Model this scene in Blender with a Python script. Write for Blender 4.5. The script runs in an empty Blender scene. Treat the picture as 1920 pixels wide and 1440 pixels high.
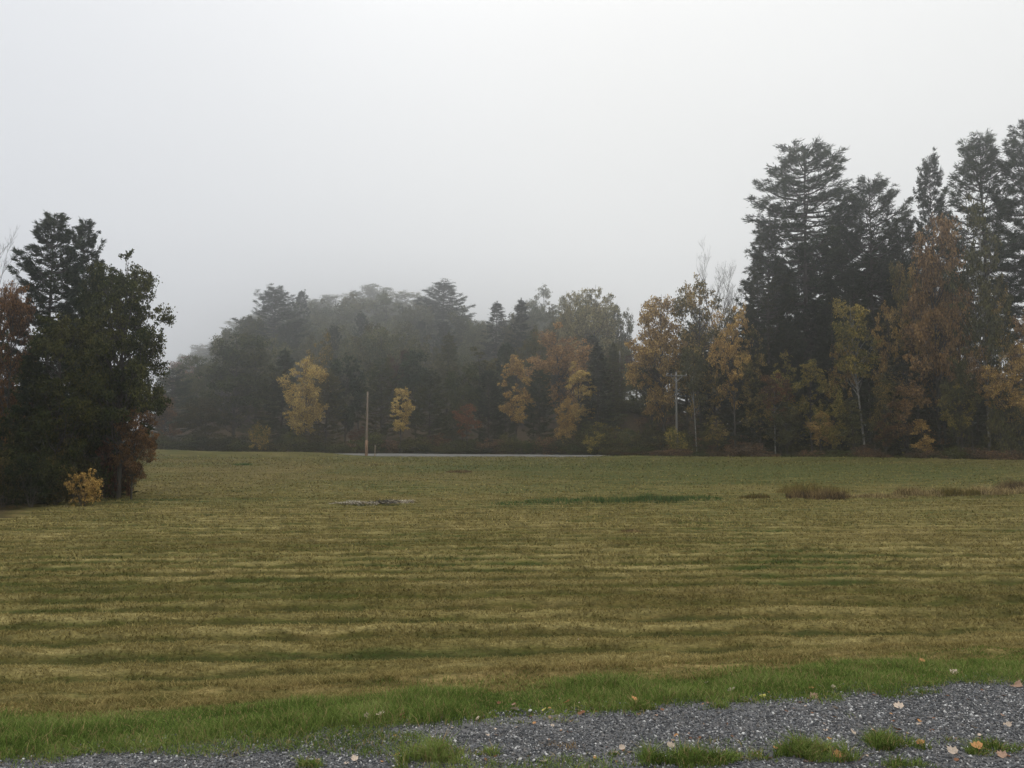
import bpy, math, random
import numpy as np

S = bpy.context.scene
COL = S.collection
R0 = np.random.default_rng(11)
random.seed(5)
rad = math.radians

# ------------------------------------------------------------------ camera
CAMZ = 1.6
F = 1493.3                      # focal length in photo pixels (28 mm on 36 mm, 1920 wide)
PITCH = math.atan(95 / F)
cam_d = bpy.data.cameras.new('camera')
cam_d.lens = 28
cam_d.sensor_width = 36
cam_d.clip_start = 0.05
cam_d.clip_end = 3000
cam = bpy.data.objects.new('camera', cam_d)
cam.location = (0, 0, CAMZ)
cam.rotation_euler = (math.pi / 2 + PITCH, 0, 0)
COL.objects.link(cam)
S.camera = cam
CP, SP = math.cos(PITCH), math.sin(PITCH)


def height_at(py, d):
    t = (720 - py) / F
    return CAMZ + d * (SP + t * CP) / (CP - t * SP)


def across_at(px, d, z):
    return (px - 960) / F * (d * CP + (z - CAMZ) * SP)


# ------------------------------------------------------------------ noise
def _h(i, j, seed):
    v = np.sin(i * 127.1 + j * 311.7 + seed * 74.7) * 43758.5453
    return v - np.floor(v)


def vnoise(x, y, seed=0):
    xi, yi = np.floor(x), np.floor(y)
    fx, fy = x - xi, y - yi
    fx = fx * fx * (3 - 2 * fx)
    fy = fy * fy * (3 - 2 * fy)
    a = _h(xi, yi, seed) * (1 - fx) + _h(xi + 1, yi, seed) * fx
    b = _h(xi, yi + 1, seed) * (1 - fx) + _h(xi + 1, yi + 1, seed) * fx
    return a * (1 - fy) + b * fy


def fbm(x, y, seed=0, o=4):
    s, a, t = 0, 1, 0
    for k in range(o):
        s = s + a * vnoise(x * 2 ** k, y * 2 ** k, seed + k)
        t += a
        a *= .5
    return s / t


def sstep(a, b, x):
    t = np.clip((x - a) / (b - a), 0, 1)
    return t * t * (3 - 2 * t)


# ------------------------------------------------------------------ terrain
def edge_y(x):                  # border between gravel drive and grass
    return 4.66 + .19 * x + .055 * np.clip(x, 0, 6) + ( .16 + .06 * np.clip(x, 0, 3)) * (fbm(x * 1.1, x * 0 + 3.3, 5) - .5) * 2 + .15 * (fbm(x * 4.1, x * 0 + 1.3, 9) - .5) * 2


def road_y(x):                  # centre line of the far road
    return 109 - .15 * np.clip(x, -80, 90) - .006 * np.clip(x, 0, 90) ** 2


def row_phase(x, y):
    return (y - .035 * x + .0016 * x * x + .45 * (fbm(x * .07, y * .25, 21, 3) - .5)) / 1.02


def rows(x, y):
    p = row_phase(x, y)
    t = p - np.floor(p)                              # each windrow: steep near side, long back
    return sstep(0, .30, t) * (1 - sstep(.38, 1., t)) ** .8


def zg(x, y, detail=True):
    x = np.asarray(x, float)
    y = np.asarray(y, float)
    e = 4.55 + .19 * np.clip(x, -60, 60)
    s = y - e
    z = -1.42 * sstep(-.2, 6.6, s) - .45 * sstep(5, 34, s) + .42 * sstep(45, 100, y)
    z = z + .35 * (fbm(x * .03 + 5, y * .03, 3, 3) - .5) * sstep(15, 45, y)
    # the field drops a little in front of the road on the right, so the crest hides it
    ry = road_y(x)
    z = z - .75 * sstep(12, 30, x) * sstep(-10, -3, y - ry) * (1 - sstep(4, 9, y - ry))
    z = z + .16 * sstep(ry - 6, ry + 4, y)
    z = z + .40 * sstep(12, 40, x) * sstep(42, 70, y) * (1 - sstep(-10, -3, y - ry))
    # low grassy lip in front of the road, higher at both ends
    z = z + (.10 + .55 * sstep(17, 28, -x) + .35 * sstep(6, 16, x)) * sstep(-13, -7, y - ry) * (1 - sstep(-6, -3.4, y - ry))
    # bank behind the road and wooded hill behind it
    a = x / np.maximum(y, 20)
    right = sstep(.02, .10, a)
    bank = right * (1 - .55 * sstep(.18, .3, a))
    z = z + (1.2 + 6.2 * bank) * sstep(5, 34, y - ry)
    w = sstep(-.47, -.30, a) * (1 - sstep(-.02, .12, a))
    z = z + (2 + 60 * w) * sstep(124, 490, y)
    # left margin of the field
    z = z + .5 * sstep(24, 45, -x - .10 * y) * sstep(20, 35, y)
    if detail:
        amp = sstep(.7, 2.6, s) * (1 - sstep(40, 75, y)) * (.40 + .9 * fbm(x * .06, y * .4, 31, 4))
        z = z + (.15 * rows(x, y) - .06) * amp
        z = z + (.10 * (fbm(x * 1.1, y * 2.3, 8, 3) - .5) + .07 * (fbm(x * 3.1, y * 6.5, 18, 2) - .5)) * sstep(.4, 1.6, s) * (1 - sstep(60, 100, y))
    return z


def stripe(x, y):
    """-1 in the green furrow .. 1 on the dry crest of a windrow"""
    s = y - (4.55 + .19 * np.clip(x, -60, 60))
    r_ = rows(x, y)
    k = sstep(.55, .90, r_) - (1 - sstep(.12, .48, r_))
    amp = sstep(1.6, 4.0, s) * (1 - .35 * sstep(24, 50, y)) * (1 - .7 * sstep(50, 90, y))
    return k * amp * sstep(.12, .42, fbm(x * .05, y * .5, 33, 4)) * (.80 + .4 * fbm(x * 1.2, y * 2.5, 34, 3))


def gz(x, y):
    return float(zg(np.array([x]), np.array([y]))[0])


# ------------------------------------------------------------------ mesh helpers
class MB:
    def __init__(self):
        self.V, self.Q, self.T, self.vq, self.vt, self.n = [], [], [], [], [], 0

    def add(self, V, Q=None, T=None, var=None):
        V = np.asarray(V, np.float32).reshape(-1, 3)
        if Q is not None and len(Q):
            Q = np.asarray(Q, np.int32).reshape(-1, 4)
            self.Q.append(Q + self.n)
            self.vq.append(np.full(len(Q), .5) if var is None else np.asarray(var))
        if T is not None and len(T):
            T = np.asarray(T, np.int32).reshape(-1, 3)
            self.T.append(T + self.n)
            self.vt.append(np.full(len(T), .5) if var is None else np.asarray(var))
        self.V.append(V)
        self.n += len(V)
        return self

    def mesh(self, name, mat, smooth=False):
        me = bpy.data.meshes.new(name)
        V = np.concatenate(self.V)
        Q = np.concatenate(self.Q) if self.Q else np.zeros((0, 4), np.int32)
        T = np.concatenate(self.T) if self.T else np.zeros((0, 3), np.int32)
        me.vertices.add(len(V))
        me.vertices.foreach_set('co', V.ravel())
        loops = np.concatenate([Q.ravel(), T.ravel()]).astype(np.int32)
        me.loops.add(len(loops))
        me.loops.foreach_set('vertex_index', loops)
        me.polygons.add(len(Q) + len(T))
        st = np.concatenate([np.arange(len(Q)) * 4, len(Q) * 4 + np.arange(len(T)) * 3]).astype(np.int32)
        me.polygons.foreach_set('loop_start', st)
        var = np.concatenate((self.vq + self.vt) or [np.zeros(0)]).astype(np.float32)
        at = me.attributes.new('var', 'FLOAT', 'FACE')
        at.data.foreach_set('value', var)
        if smooth:
            me.polygons.foreach_set('use_smooth', np.ones(len(st), bool))
        me.update(calc_edges=True)
        if mat:
            me.materials.append(mat)
        return me


def link(name, me, parent=None, loc=(0, 0, 0)):
    o = bpy.data.objects.new(name, me)
    COL.objects.link(o)
    o.location = loc
    if parent:
        o.parent = parent
    return o


def tag(o, label=None, cat=None, group=None, kind=None):
    if label:
        o['label'] = label
    if cat:
        o['category'] = cat
    if group:
        o['group'] = group
    if kind:
        o['kind'] = kind
    return o


def empty(name, loc, label, cat, group=None, rz=0):
    e = bpy.data.objects.new(name, None)
    COL.objects.link(e)
    e.location = loc
    e.rotation_euler = (0, 0, rz)
    e.empty_display_size = .2
    return tag(e, label, cat, group)


def norm(v):
    return v / np.maximum(np.linalg.norm(v, axis=-1, keepdims=True), 1e-9)


def cards(mb, C, U, L, W, rng, bend=.15, var=None):
    """rhombic leaves: centre C, long axis U, length L, width W"""
    n = len(C)
    if n == 0:
        return
    U = norm(U)
    r = rng.normal(size=(n, 3))
    Wv = norm(np.cross(U, r))
    N = np.cross(U, Wv)
    L = np.broadcast_to(np.asarray(L), (n,))[:, None]
    W = np.broadcast_to(np.asarray(W), (n,))[:, None]
    b = N * L * bend
    V = np.stack([C - U * L / 2, C + Wv * W / 2 + b, C + U * L / 2, C - Wv * W / 2 + b], 1).reshape(-1, 3)
    Q = np.arange(n * 4).reshape(-1, 4)
    mb.add(V, Q, var=rng.random(n) if var is None else var)


def tube(mb, P, Rr, sides=6, cap=True):
    P = np.asarray(P, float)
    n = len(P)
    T = norm(np.gradient(P, axis=0))
    ref = np.array([.31, .17, .93]) if abs(T[0, 2]) < .9 else np.array([1., .1, 0])
    A = norm(np.cross(T, ref))
    B = np.cross(T, A)
    th = np.arange(sides) * 2 * math.pi / sides
    V = P[:, None, :] + np.asarray(Rr)[:, None, None] * (A[:, None, :] * np.cos(th)[None, :, None] + B[:, None, :] * np.sin(th)[None, :, None])
    i = np.arange(n - 1)[:, None] * sides
    k = np.arange(sides)[None, :]
    k2 = (k + 1) % sides
    Q = np.stack([i + k, i + k2, i + sides + k2, i + sides + k], -1).reshape(-1, 4)
    V = V.reshape(-1, 3)
    T3 = []
    if cap:
        V = np.concatenate([V, P[-1:]])
        c = n * sides
        T3 = [[(n - 1) * sides + j, (n - 1) * sides + (j + 1) % sides, c] for j in range(sides)]
    mb.add(V, Q)
    if cap:
        mb.T.append(np.array(T3, np.int32) + mb.n - len(V))
        mb.vt.append(np.full(len(T3), .5))


# ------------------------------------------------------------------ materials
def new_mat(name):
    m = bpy.data.materials.new(name)
    m.use_nodes = True
    nt = m.node_tree
    nt.nodes.clear()
    out = nt.nodes.new('ShaderNodeOutputMaterial')
    return m, nt, out


def nd(nt, typ, **kw):
    n = nt.nodes.new(typ)
    for k, v in kw.items():
        if k.startswith('i_'):
            n.inputs[k[2:].replace('_', ' ')].default_value = v
        else:
            setattr(n, k, v)
    return n


def mixc(nt, fac, a, b, blend='MIX'):
    n = nt.nodes.new('ShaderNodeMix')
    n.data_type = 'RGBA'
    n.blend_type = blend
    n.clamp_factor = True
    for sock, v in ((n.inputs[0], fac), (n.inputs[6], a), (n.inputs[7], b)):
        if hasattr(v, 'links'):
            nt.links.new(v, sock)
        elif isinstance(v, tuple):
            sock.default_value = (*v[:3], 1)
        else:
            sock.default_value = v
    return n.outputs[2]


def math_n(nt, op, a, b=None, clamp=False):
    n = nt.nodes.new('ShaderNodeMath')
    n.operation = op
    n.use_clamp = clamp
    for i, v in enumerate((a, b)):
        if v is None:
            continue
        if hasattr(v, 'links'):
            nt.links.new(v, n.inputs[i])
        else:
            n.inputs[i].default_value = v
    return n.outputs[0]


def maprange(nt, v, a, b, c=0., d=1.):
    n = nt.nodes.new('ShaderNodeMapRange')
    nt.links.new(v, n.inputs[0])
    for i, k in enumerate((a, b, c, d)):
        n.inputs[i + 1].default_value = k
    return n.outputs[0]


def noise(nt, vec, scale, detail=3, rough=.55, w=None):
    n = nt.nodes.new('ShaderNodeTexNoise')
    n.inputs['Scale'].default_value = scale
    n.inputs['Detail'].default_value = detail
    n.inputs['Roughness'].default_value = rough
    if vec is not None:
        nt.links.new(vec, n.inputs['Vector'])
    return n.outputs[0]


def mapping(nt, vec, scale=(1, 1, 1), loc=(0, 0, 0)):
    n = nt.nodes.new('ShaderNodeMapping')
    n.inputs['Scale'].default_value = scale
    n.inputs['Location'].default_value = loc
    nt.links.new(vec, n.inputs['Vector'])
    return n.outputs[0]


def leaf_mat(name, c1, c2, c3, scale=.35, trans=.3):
    """three leaf colours spread in patches through the crown, each leaf a little different"""
    m, nt, out = new_mat(name)
    co = nd(nt, 'ShaderNodeTexCoord').outputs['Object']
    info = nd(nt, 'ShaderNodeObjectInfo')
    off = nt.nodes.new('ShaderNodeVectorMath')
    off.operation = 'ADD'
    nt.links.new(co, off.inputs[0])
    nt.links.new(math_n(nt, 'MULTIPLY', info.outputs['Random'], 57.), off.inputs[1])
    n1 = noise(nt, off.outputs[0], scale, 3)
    at = nd(nt, 'ShaderNodeAttribute', attribute_name='var')
    v = math_n(nt, 'ADD', n1, math_n(nt, 'MULTIPLY', math_n(nt, 'SUBTRACT', at.outputs['Fac'], .5), .32))
    a = mixc(nt, maprange(nt, v, .33, .5), c1, c2)
    a = mixc(nt, maprange(nt, v, .52, .68), a, c3)
    val = math_n(nt, 'MULTIPLY', maprange(nt, at.outputs['Fac'], 0, 1, .62, 1.38), maprange(nt, info.outputs['Random'], 0, 1, .85, 1.15))
    hsv = nd(nt, 'ShaderNodeHueSaturation')
    nt.links.new(a, hsv.inputs['Color'])
    nt.links.new(val, hsv.inputs['Value'])
    d = nd(nt, 'ShaderNodeBsdfDiffuse')
    t = nd(nt, 'ShaderNodeBsdfTranslucent')
    nt.links.new(hsv.outputs[0], d.inputs[0])
    nt.links.new(hsv.outputs[0], t.inputs[0])
    mx = nd(nt, 'ShaderNodeMixShader')
    mx.inputs[0].default_value = trans
    nt.links.new(d.outputs[0], mx.inputs[1])
    nt.links.new(t.outputs[0], mx.inputs[2])
    nt.links.new(mx.outputs[0], out.inputs[0])
    return m


def bark_mat(name, c1, c2, scale=6, stretch=.25):
    m, nt, out = new_mat(name)
    co = nd(nt, 'ShaderNodeTexCoord').outputs['Object']
    n1 = noise(nt, mapping(nt, co, (1, 1, stretch)), scale, 4)
    c = mixc(nt, maprange(nt, n1, .38, .62), c1, c2)
    b = nd(nt, 'ShaderNodeBsdfPrincipled', i_Roughness=.95)
    nt.links.new(c, b.inputs['Base Color'])
    bp = nd(nt, 'ShaderNodeBump', i_Strength=.6, i_Distance=.03)
    nt.links.new(n1, bp.inputs['Height'])
    nt.links.new(bp.outputs[0], b.inputs['Normal'])
    nt.links.new(b.outputs[0], out.inputs[0])
    return m


def plain_mat(name, c1, c2, scale=8, rough=.8, varw=0.):
    m, nt, out = new_mat(name)
    co = nd(nt, 'ShaderNodeTexCoord').outputs['Object']
    n1 = noise(nt, co, scale, 4)
    c = mixc(nt, maprange(nt, n1, .3, .7), c1, c2)
    if varw:
        at = nd(nt, 'ShaderNodeAttribute', attribute_name='var')
        hsv = nd(nt, 'ShaderNodeHueSaturation')
        nt.links.new(c, hsv.inputs['Color'])
        nt.links.new(maprange(nt, at.outputs['Fac'], 0, 1, 1 - varw, 1 + varw), hsv.inputs['Value'])
        c = hsv.outputs[0]
    b = nd(nt, 'ShaderNodeBsdfPrincipled', i_Roughness=rough)
    b.inputs['Specular IOR Level'].default_value = .25
    nt.links.new(c, b.inputs['Base Color'])
    nt.links.new(b.outputs[0], out.inputs[0])
    return m


def field_colour(nt, pos):
    """colour of the mown hay field by place: swaths of dry hay over green regrowth"""
    big = noise(nt, mapping(nt, pos, (.045, .11, 0)), 1, 3)
    mid = noise(nt, mapping(nt, pos, (.22, .75, 0)), 1, 4, .6)
    fine = noise(nt, mapping(nt, pos, (1.6, 5., 0)), 1, 5, .65)
    vf = noise(nt, mapping(nt, pos, (16., 30., 0)), 1, 3, .6)
    v = math_n(nt, 'ADD', math_n(nt, 'MULTIPLY', big, .9), math_n(nt, 'ADD', math_n(nt, 'MULTIPLY', mid, .75), math_n(nt, 'MULTIPLY', fine, .55)))
    pa = nd(nt, 'ShaderNodeAttribute', attribute_name='patch')
    v = math_n(nt, 'SUBTRACT', math_n(nt, 'MULTIPLY', v, .985 / 2.2), math_n(nt, 'MULTIPLY', pa.outputs['Fac'], .11))
    green, olive, tan, straw = (.043, .070, .015), (.086, .085, .020), (.140, .108, .036), (.255, .20, .080)
    c = mixc(nt, maprange(nt, v, .39, .49), green, olive)
    c = mixc(nt, maprange(nt, v, .49, .56), c, tan)
    c = mixc(nt, maprange(nt, v, .57, .68), c, straw)
    sp = nd(nt, 'ShaderNodeSeparateXYZ')
    nt.links.new(pos, sp.inputs[0])
    near = maprange(nt, math_n(nt, 'SUBTRACT', sp.outputs[1], math_n(nt, 'MULTIPLY', sp.outputs[0], .19)), 7., 16., .75, .0)
    c = mixc(nt, math_n(nt, 'MULTIPLY', near, maprange(nt, fine, .35, .6)), c, (.37, .28, .115))
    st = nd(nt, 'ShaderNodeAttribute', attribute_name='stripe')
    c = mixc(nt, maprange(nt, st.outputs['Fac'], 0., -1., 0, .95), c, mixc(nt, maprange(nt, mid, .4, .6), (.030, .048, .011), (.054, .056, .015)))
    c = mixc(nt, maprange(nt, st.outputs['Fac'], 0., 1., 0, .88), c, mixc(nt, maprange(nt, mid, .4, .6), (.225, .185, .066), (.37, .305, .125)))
    c = mixc(nt, maprange(nt, vf, .36, .60, .0, .75), c, mixc(nt, .7, c, (.045, .037, .012)))
    return c


def ground_material():
    m, nt, out = new_mat('meadow_ground')
    pos = nd(nt, 'ShaderNodeNewGeometry').outputs['Position']
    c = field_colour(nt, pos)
    # bare soil / fresh green along the drive
    at = nd(nt, 'ShaderNodeAttribute', attribute_name='zone')       # r: verge, g: woodland floor, b: furrow
    sep = nd(nt, 'ShaderNodeSeparateColor')
    nt.links.new(at.outputs['Color'], sep.inputs[0])
    n2 = noise(nt, pos, 7, 4)
    vg = mixc(nt, maprange(nt, n2, .35, .65), (.030, .045, .012), (.065, .100, .022))
    c = mixc(nt, sep.outputs[0], c, vg)
    n3 = noise(nt, mapping(nt, pos, (.5, .5, .5)), 1, 5, .7)
    n4 = noise(nt, pos, 2.6, 4, .7)
    th = noise(nt, mapping(nt, pos, (2.2, 5, 2)), 1, 5, .65)
    c = mixc(nt, maprange(nt, th, .38, .56, .60, .0), c, (.048, .044, .015))
    lf = mixc(nt, maprange(nt, n3, .35, .65), (.022, .016, .010), (.050, .036, .018))
    lf = mixc(nt, maprange(nt, n4, .52, .66), lf, (.10, .058, .028))
    c = mixc(nt, sep.outputs[1], c, lf)
    b = nd(nt, 'ShaderNodeBsdfPrincipled', i_Roughness=1.)
    b.inputs['Specular IOR Level'].default_value = .05
    nt.links.new(c, b.inputs['Base Color'])
    bn = noise(nt, mapping(nt, pos, (9, 22, 9)), 1, 4, .7)
    bp = nd(nt, 'ShaderNodeBump', i_Strength=.55, i_Distance=.05)
    nt.links.new(bn, bp.inputs['Height'])
    nt.links.new(bp.outputs[0], b.inputs['Normal'])
    nt.links.new(b.outputs[0], out.inputs[0])
    return m


def blade_material(name, verge):
    m, nt, out = new_mat(name)
    pos = nd(nt, 'ShaderNodeNewGeometry').outputs['Position']
    at = nd(nt, 'ShaderNodeAttribute', attribute_name='var')
    if verge:
        n = noise(nt, pos, 1.7, 4)
        v = math_n(nt, 'ADD', n, math_n(nt, 'MULTIPLY', math_n(nt, 'SUBTRACT', at.outputs['Fac'], .5), .5))
        c = mixc(nt, maprange(nt, v, .30, .52), (.080, .122, .026), (.165, .225, .054))
        c = mixc(nt, maprange(nt, v, .60, .74), c, (.24, .26, .09))
        c = mixc(nt, maprange(nt, at.outputs['Fac'], .86, .88), c, (.30, .23, .105))
    else:
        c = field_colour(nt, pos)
        c = mixc(nt, maprange(nt, at.outputs['Fac'], .4, 1.), c, mixc(nt, .7, c, (.32, .26, .105)))
    hsv = nd(nt, 'ShaderNodeHueSaturation')
    nt.links.new(c, hsv.inputs['Color'])
    fr = math_n(nt, 'FRACT', math_n(nt, 'MULTIPLY', at.outputs['Fac'], 17.3))
    nt.links.new(maprange(nt, fr, 0, 1, .7, 1.4), hsv.inputs['Value'])
    d = nd(nt, 'ShaderNodeBsdfDiffuse')
    t = nd(nt, 'ShaderNodeBsdfTranslucent')
    nt.links.new(hsv.outputs[0], d.inputs[0])
    nt.links.new(hsv.outputs[0], t.inputs[0])
    mx = nd(nt, 'ShaderNodeMixShader')
    mx.inputs[0].default_value = .3
    nt.links.new(d.outputs[0], mx.inputs[1])
    nt.links.new(t.outputs[0], mx.inputs[2])
    nt.links.new(mx.outputs[0], out.inputs[0])
    return m


# leaf palettes (base colours)
LM = {}
for nm, c in {
    'pine': ((.014, .028, .013), (.026, .043, .019), (.048, .064, .028)),
    'spruce': ((.010, .020, .011), (.017, .030, .015), (.030, .042, .019)),
    'hemlock': ((.012, .023, .010), (.024, .034, .013), (.044, .046, .015)),
    'oak': ((.026, .038, .012), (.048, .056, .017), (.088, .083, .024)),
    'olive':    ((.0562, .0625, .0250), (.0875, .0875, .0325), (.1375, .1187, .0400)),
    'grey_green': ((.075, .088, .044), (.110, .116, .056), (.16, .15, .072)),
    'pale_yellow': ((0.1265, 0.1265, 0.0633), (0.2151, 0.1898, 0.0886), (0.3036, 0.2530, 0.1139)),
    'gold': ((.3250, .2188, .0688), (.5000, .3562, .1063), (.6250, .4750, .1625)),
    'amber': ((.2430, .1485, .0513), (.3915, .2497, .0783), (.5400, .3645, .1148)),
    'yellow_green': ((.1300, .1365, .0364), (.2730, .2210, .0546), (.4290, .3250, .0806)),
    'mixed': ((.0625, .0750, .0238), (.1625, .1313, .0413), (.3500, .2375, .0688)),
    'rust': ((.1625, .0936, .0416), (.2730, .1625, .0650), (.3900, .2405, .0975)),
    'russet': ((.0780, .0468, .0260), (.1430, .0780, .0364), (.2340, .1196, .0468)),
    'red': ((.10, .045, .024), (.165, .072, .034), (.23, .11, .048)),
    'dull_red': ((.045, .026, .018), (.075, .036, .024), (.105, .050, .028)),
    'thicket': ((.030, .037, .015), (.055, .055, .021), (.105, .080, .032)),
    'bramble': ((.062, .042, .026), (.115, .070, .042), (.20, .12, .065)),
    'leafgreen': ((.036, .049, .017), (.060, .072, .023), (.10, .098, .032)),
}.items():
    LM[nm] = leaf_mat('leaves_' + nm, *c)
BARK = bark_mat('grey_brown_bark', (.030, .025, .020), (.075, .066, .055))
BIRCH = bark_mat('birch_bark', (.11, .105, .09), (.30, .29, .265), 3, 1.5)
TWIG = bark_mat('grey_twigs', (.075, .066, .060), (.13, .118, .108))


# ------------------------------------------------------------------ tree generators (return trunk mesh, crown mesh)
def trunk_line(H, rng, lean=.0, wob=.012, n=9):
    t = np.linspace(0, 1, n)
    ph = rng.random(4) * 6.3
    x = lean * H * t + wob * H * (np.sin(t * 4 + ph[0]) - math.sin(ph[0])) * t
    y = wob * H * (np.sin(t * 5 + ph[1]) - math.sin(ph[1])) * t
    return np.stack([x, y, H * t], 1)


def conifer(seed, H, Rmax, cs, kind='pine', tl=.6, tw=.1, dens=1., dome=0., extra=()):
    rng = np.random.default_rng(seed)
    tb, cb = MB(), MB()
    P = trunk_line(H * .985, rng, wob=.006)
    base = .0135 * H
    tube(tb, P, base * (1 - np.linspace(0, 1, len(P)) * .93), 8)
    z = cs * H
    C, U = [], []
    pine = kind == 'pine'
    while z < H * .975:
        f = (z / H - cs) / (1 - cs)
        if pine:
            prof = (.62 + .38 * min(1, f / .35)) * max(.0, 1 - f ** 2.4) ** .62 if not dome else (.60 + .40 * min(1, f / .55)) * max(.0, 1 - f ** 6.5) ** .55
            step = H * (.034 - .012 * f)
            nb = rng.integers(5, 8)
        else:
            prof = (1 - f) ** .78 * (.75 + .25 * min(1, f / .12)) + .02
            step = H * (.027 - .008 * f)
            nb = rng.integers(5, 9)
        px_ = np.interp(z, P[:, 2], P[:, 0])
        py_ = np.interp(z, P[:, 2], P[:, 1])
        az0 = rng.random() * 6.28
        ex = [q for q in extra if z <= q[0] * H < z + step]
        for b in range(nb + len(ex)):
            L = Rmax * prof * rng.uniform(.66 - .16 * (dome > 0), 1.12) if pine else Rmax * prof * rng.uniform(.6, 1.15)
            if pine and rng.random() < .10:
                L *= 1.25
            L = max(L, .035 * H * (1 if pine else .35))
            az = az0 + b * 6.283 / nb + rng.normal() * .3
            if b >= nb:
                az, L = ex[b - nb][1], ex[b - nb][2]
            e = rad((-6 + 30 * f ** 2 if dome else -6 + 48 * f ** 1.6) if pine else -24 + 44 * f) + rng.normal() * rad(7)
            if b >= nb:
                e = ex[b - nb][3]
            zz = z + rng.uniform(-.5, .5) * step
            t = np.linspace(0, 1, 6)
            hor = L * t * math.cos(e)
            if pine:
                ver = L * (math.sin(e) * t + .20 * t ** 2.5 - .06 * np.sin(t * 3.14))
            else:
                ver = L * (math.sin(e) * t - .10 * np.sin(t * 3.14) + .12 * t ** 3)
            D = np.array([math.cos(az), math.sin(az), 0])
            B = np.array([px_, py_, zz]) + hor[:, None] * D + ver[:, None] * np.array([0, 0, 1.])
            r0 = max(.012, .0045 * H * (L / Rmax) ** 1.0) * (1 if pine else .6)
            tube(tb, B, r0 * (1 - t * .85), 4, cap=False)
            lat = np.array([-D[1], D[0], 0])
            n = max(3, int(L * (3.0 if pine else 3.6) * dens * (28 / H) ** .5))
            tt = (.32 if pine else .12) + (1 - (.32 if pine else .12)) * np.sort(rng.random(n)) ** .8
            side = rng.uniform(-1, 1, n) * (1.05 - tt * .8) * L * (.34 if pine else .30)
            cen = np.stack([np.interp(tt, t, B[:, k]) for k in range(3)], 1) + side[:, None] * lat
            cen = cen + np.abs(side)[:, None] * D * .35
            cen[:, 2] += rng.normal(size=n) * .06 * (H / 28) + (np.abs(side) * (.10 if pine else -.16))
            k = 18 if pine else 13
            cc = np.repeat(cen, k, 0)
            m = len(cc)
            out = D * (1.0 if pine else .9) + np.sign(np.repeat(side, k))[:, None] * lat * .55
            u = out[:] + rng.normal(size=(m, 3)) * (.60 if pine else .5) * np.array([1, 1, .6])
            u[:, 2] += .30 if pine else -.10
            u = norm(u)
            C.append(cc + u * (tl * .42) + rng.normal(size=(m, 3)) * np.array([.16, .16, .06]) * (H / 24))
            U.append(u)
        z += step * rng.uniform(.7, 1.35)
    # leader tuft
    m = 60
    u = norm(rng.normal(size=(m, 3)) * .5 + np.array([0, 0, .9]))
    zz = H * (1 - .06 * rng.random(m))
    C.append(np.stack([np.full(m, P[-1, 0]), np.full(m, P[-1, 1]), zz], 1) + u * tl * .3)
    U.append(u)
    C, U = np.concatenate(C), np.concatenate(U)
    n = len(C)
    cards(cb, C, U, tl * rng.uniform(.7, 1.25, n), tw * rng.uniform(.7, 1.4, n), rng, .05)
    zm = max(v[:, 2].max() for v in cb.V)
    for v in cb.V + tb.V:
        v[:, 2] *= H / zm
    return tb.mesh('trunk', BARK, True), cb.mesh('crown', None)


def limb(tb, A, B, r, rng, sides=4, sag=.12):
    t = np.linspace(0, 1, 6)
    L = np.linalg.norm(B - A)
    P = A + (B - A) * t[:, None]
    P[:, 2] += np.sin(t * 3.14) * L * -sag * .6
    P += rng.normal(size=(6, 3)) * L * .022 * (t * (1.05 - t) * 4)[:, None]
    tube(tb, P, r * (1 - .82 * t), sides, cap=False)
    return P


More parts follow.
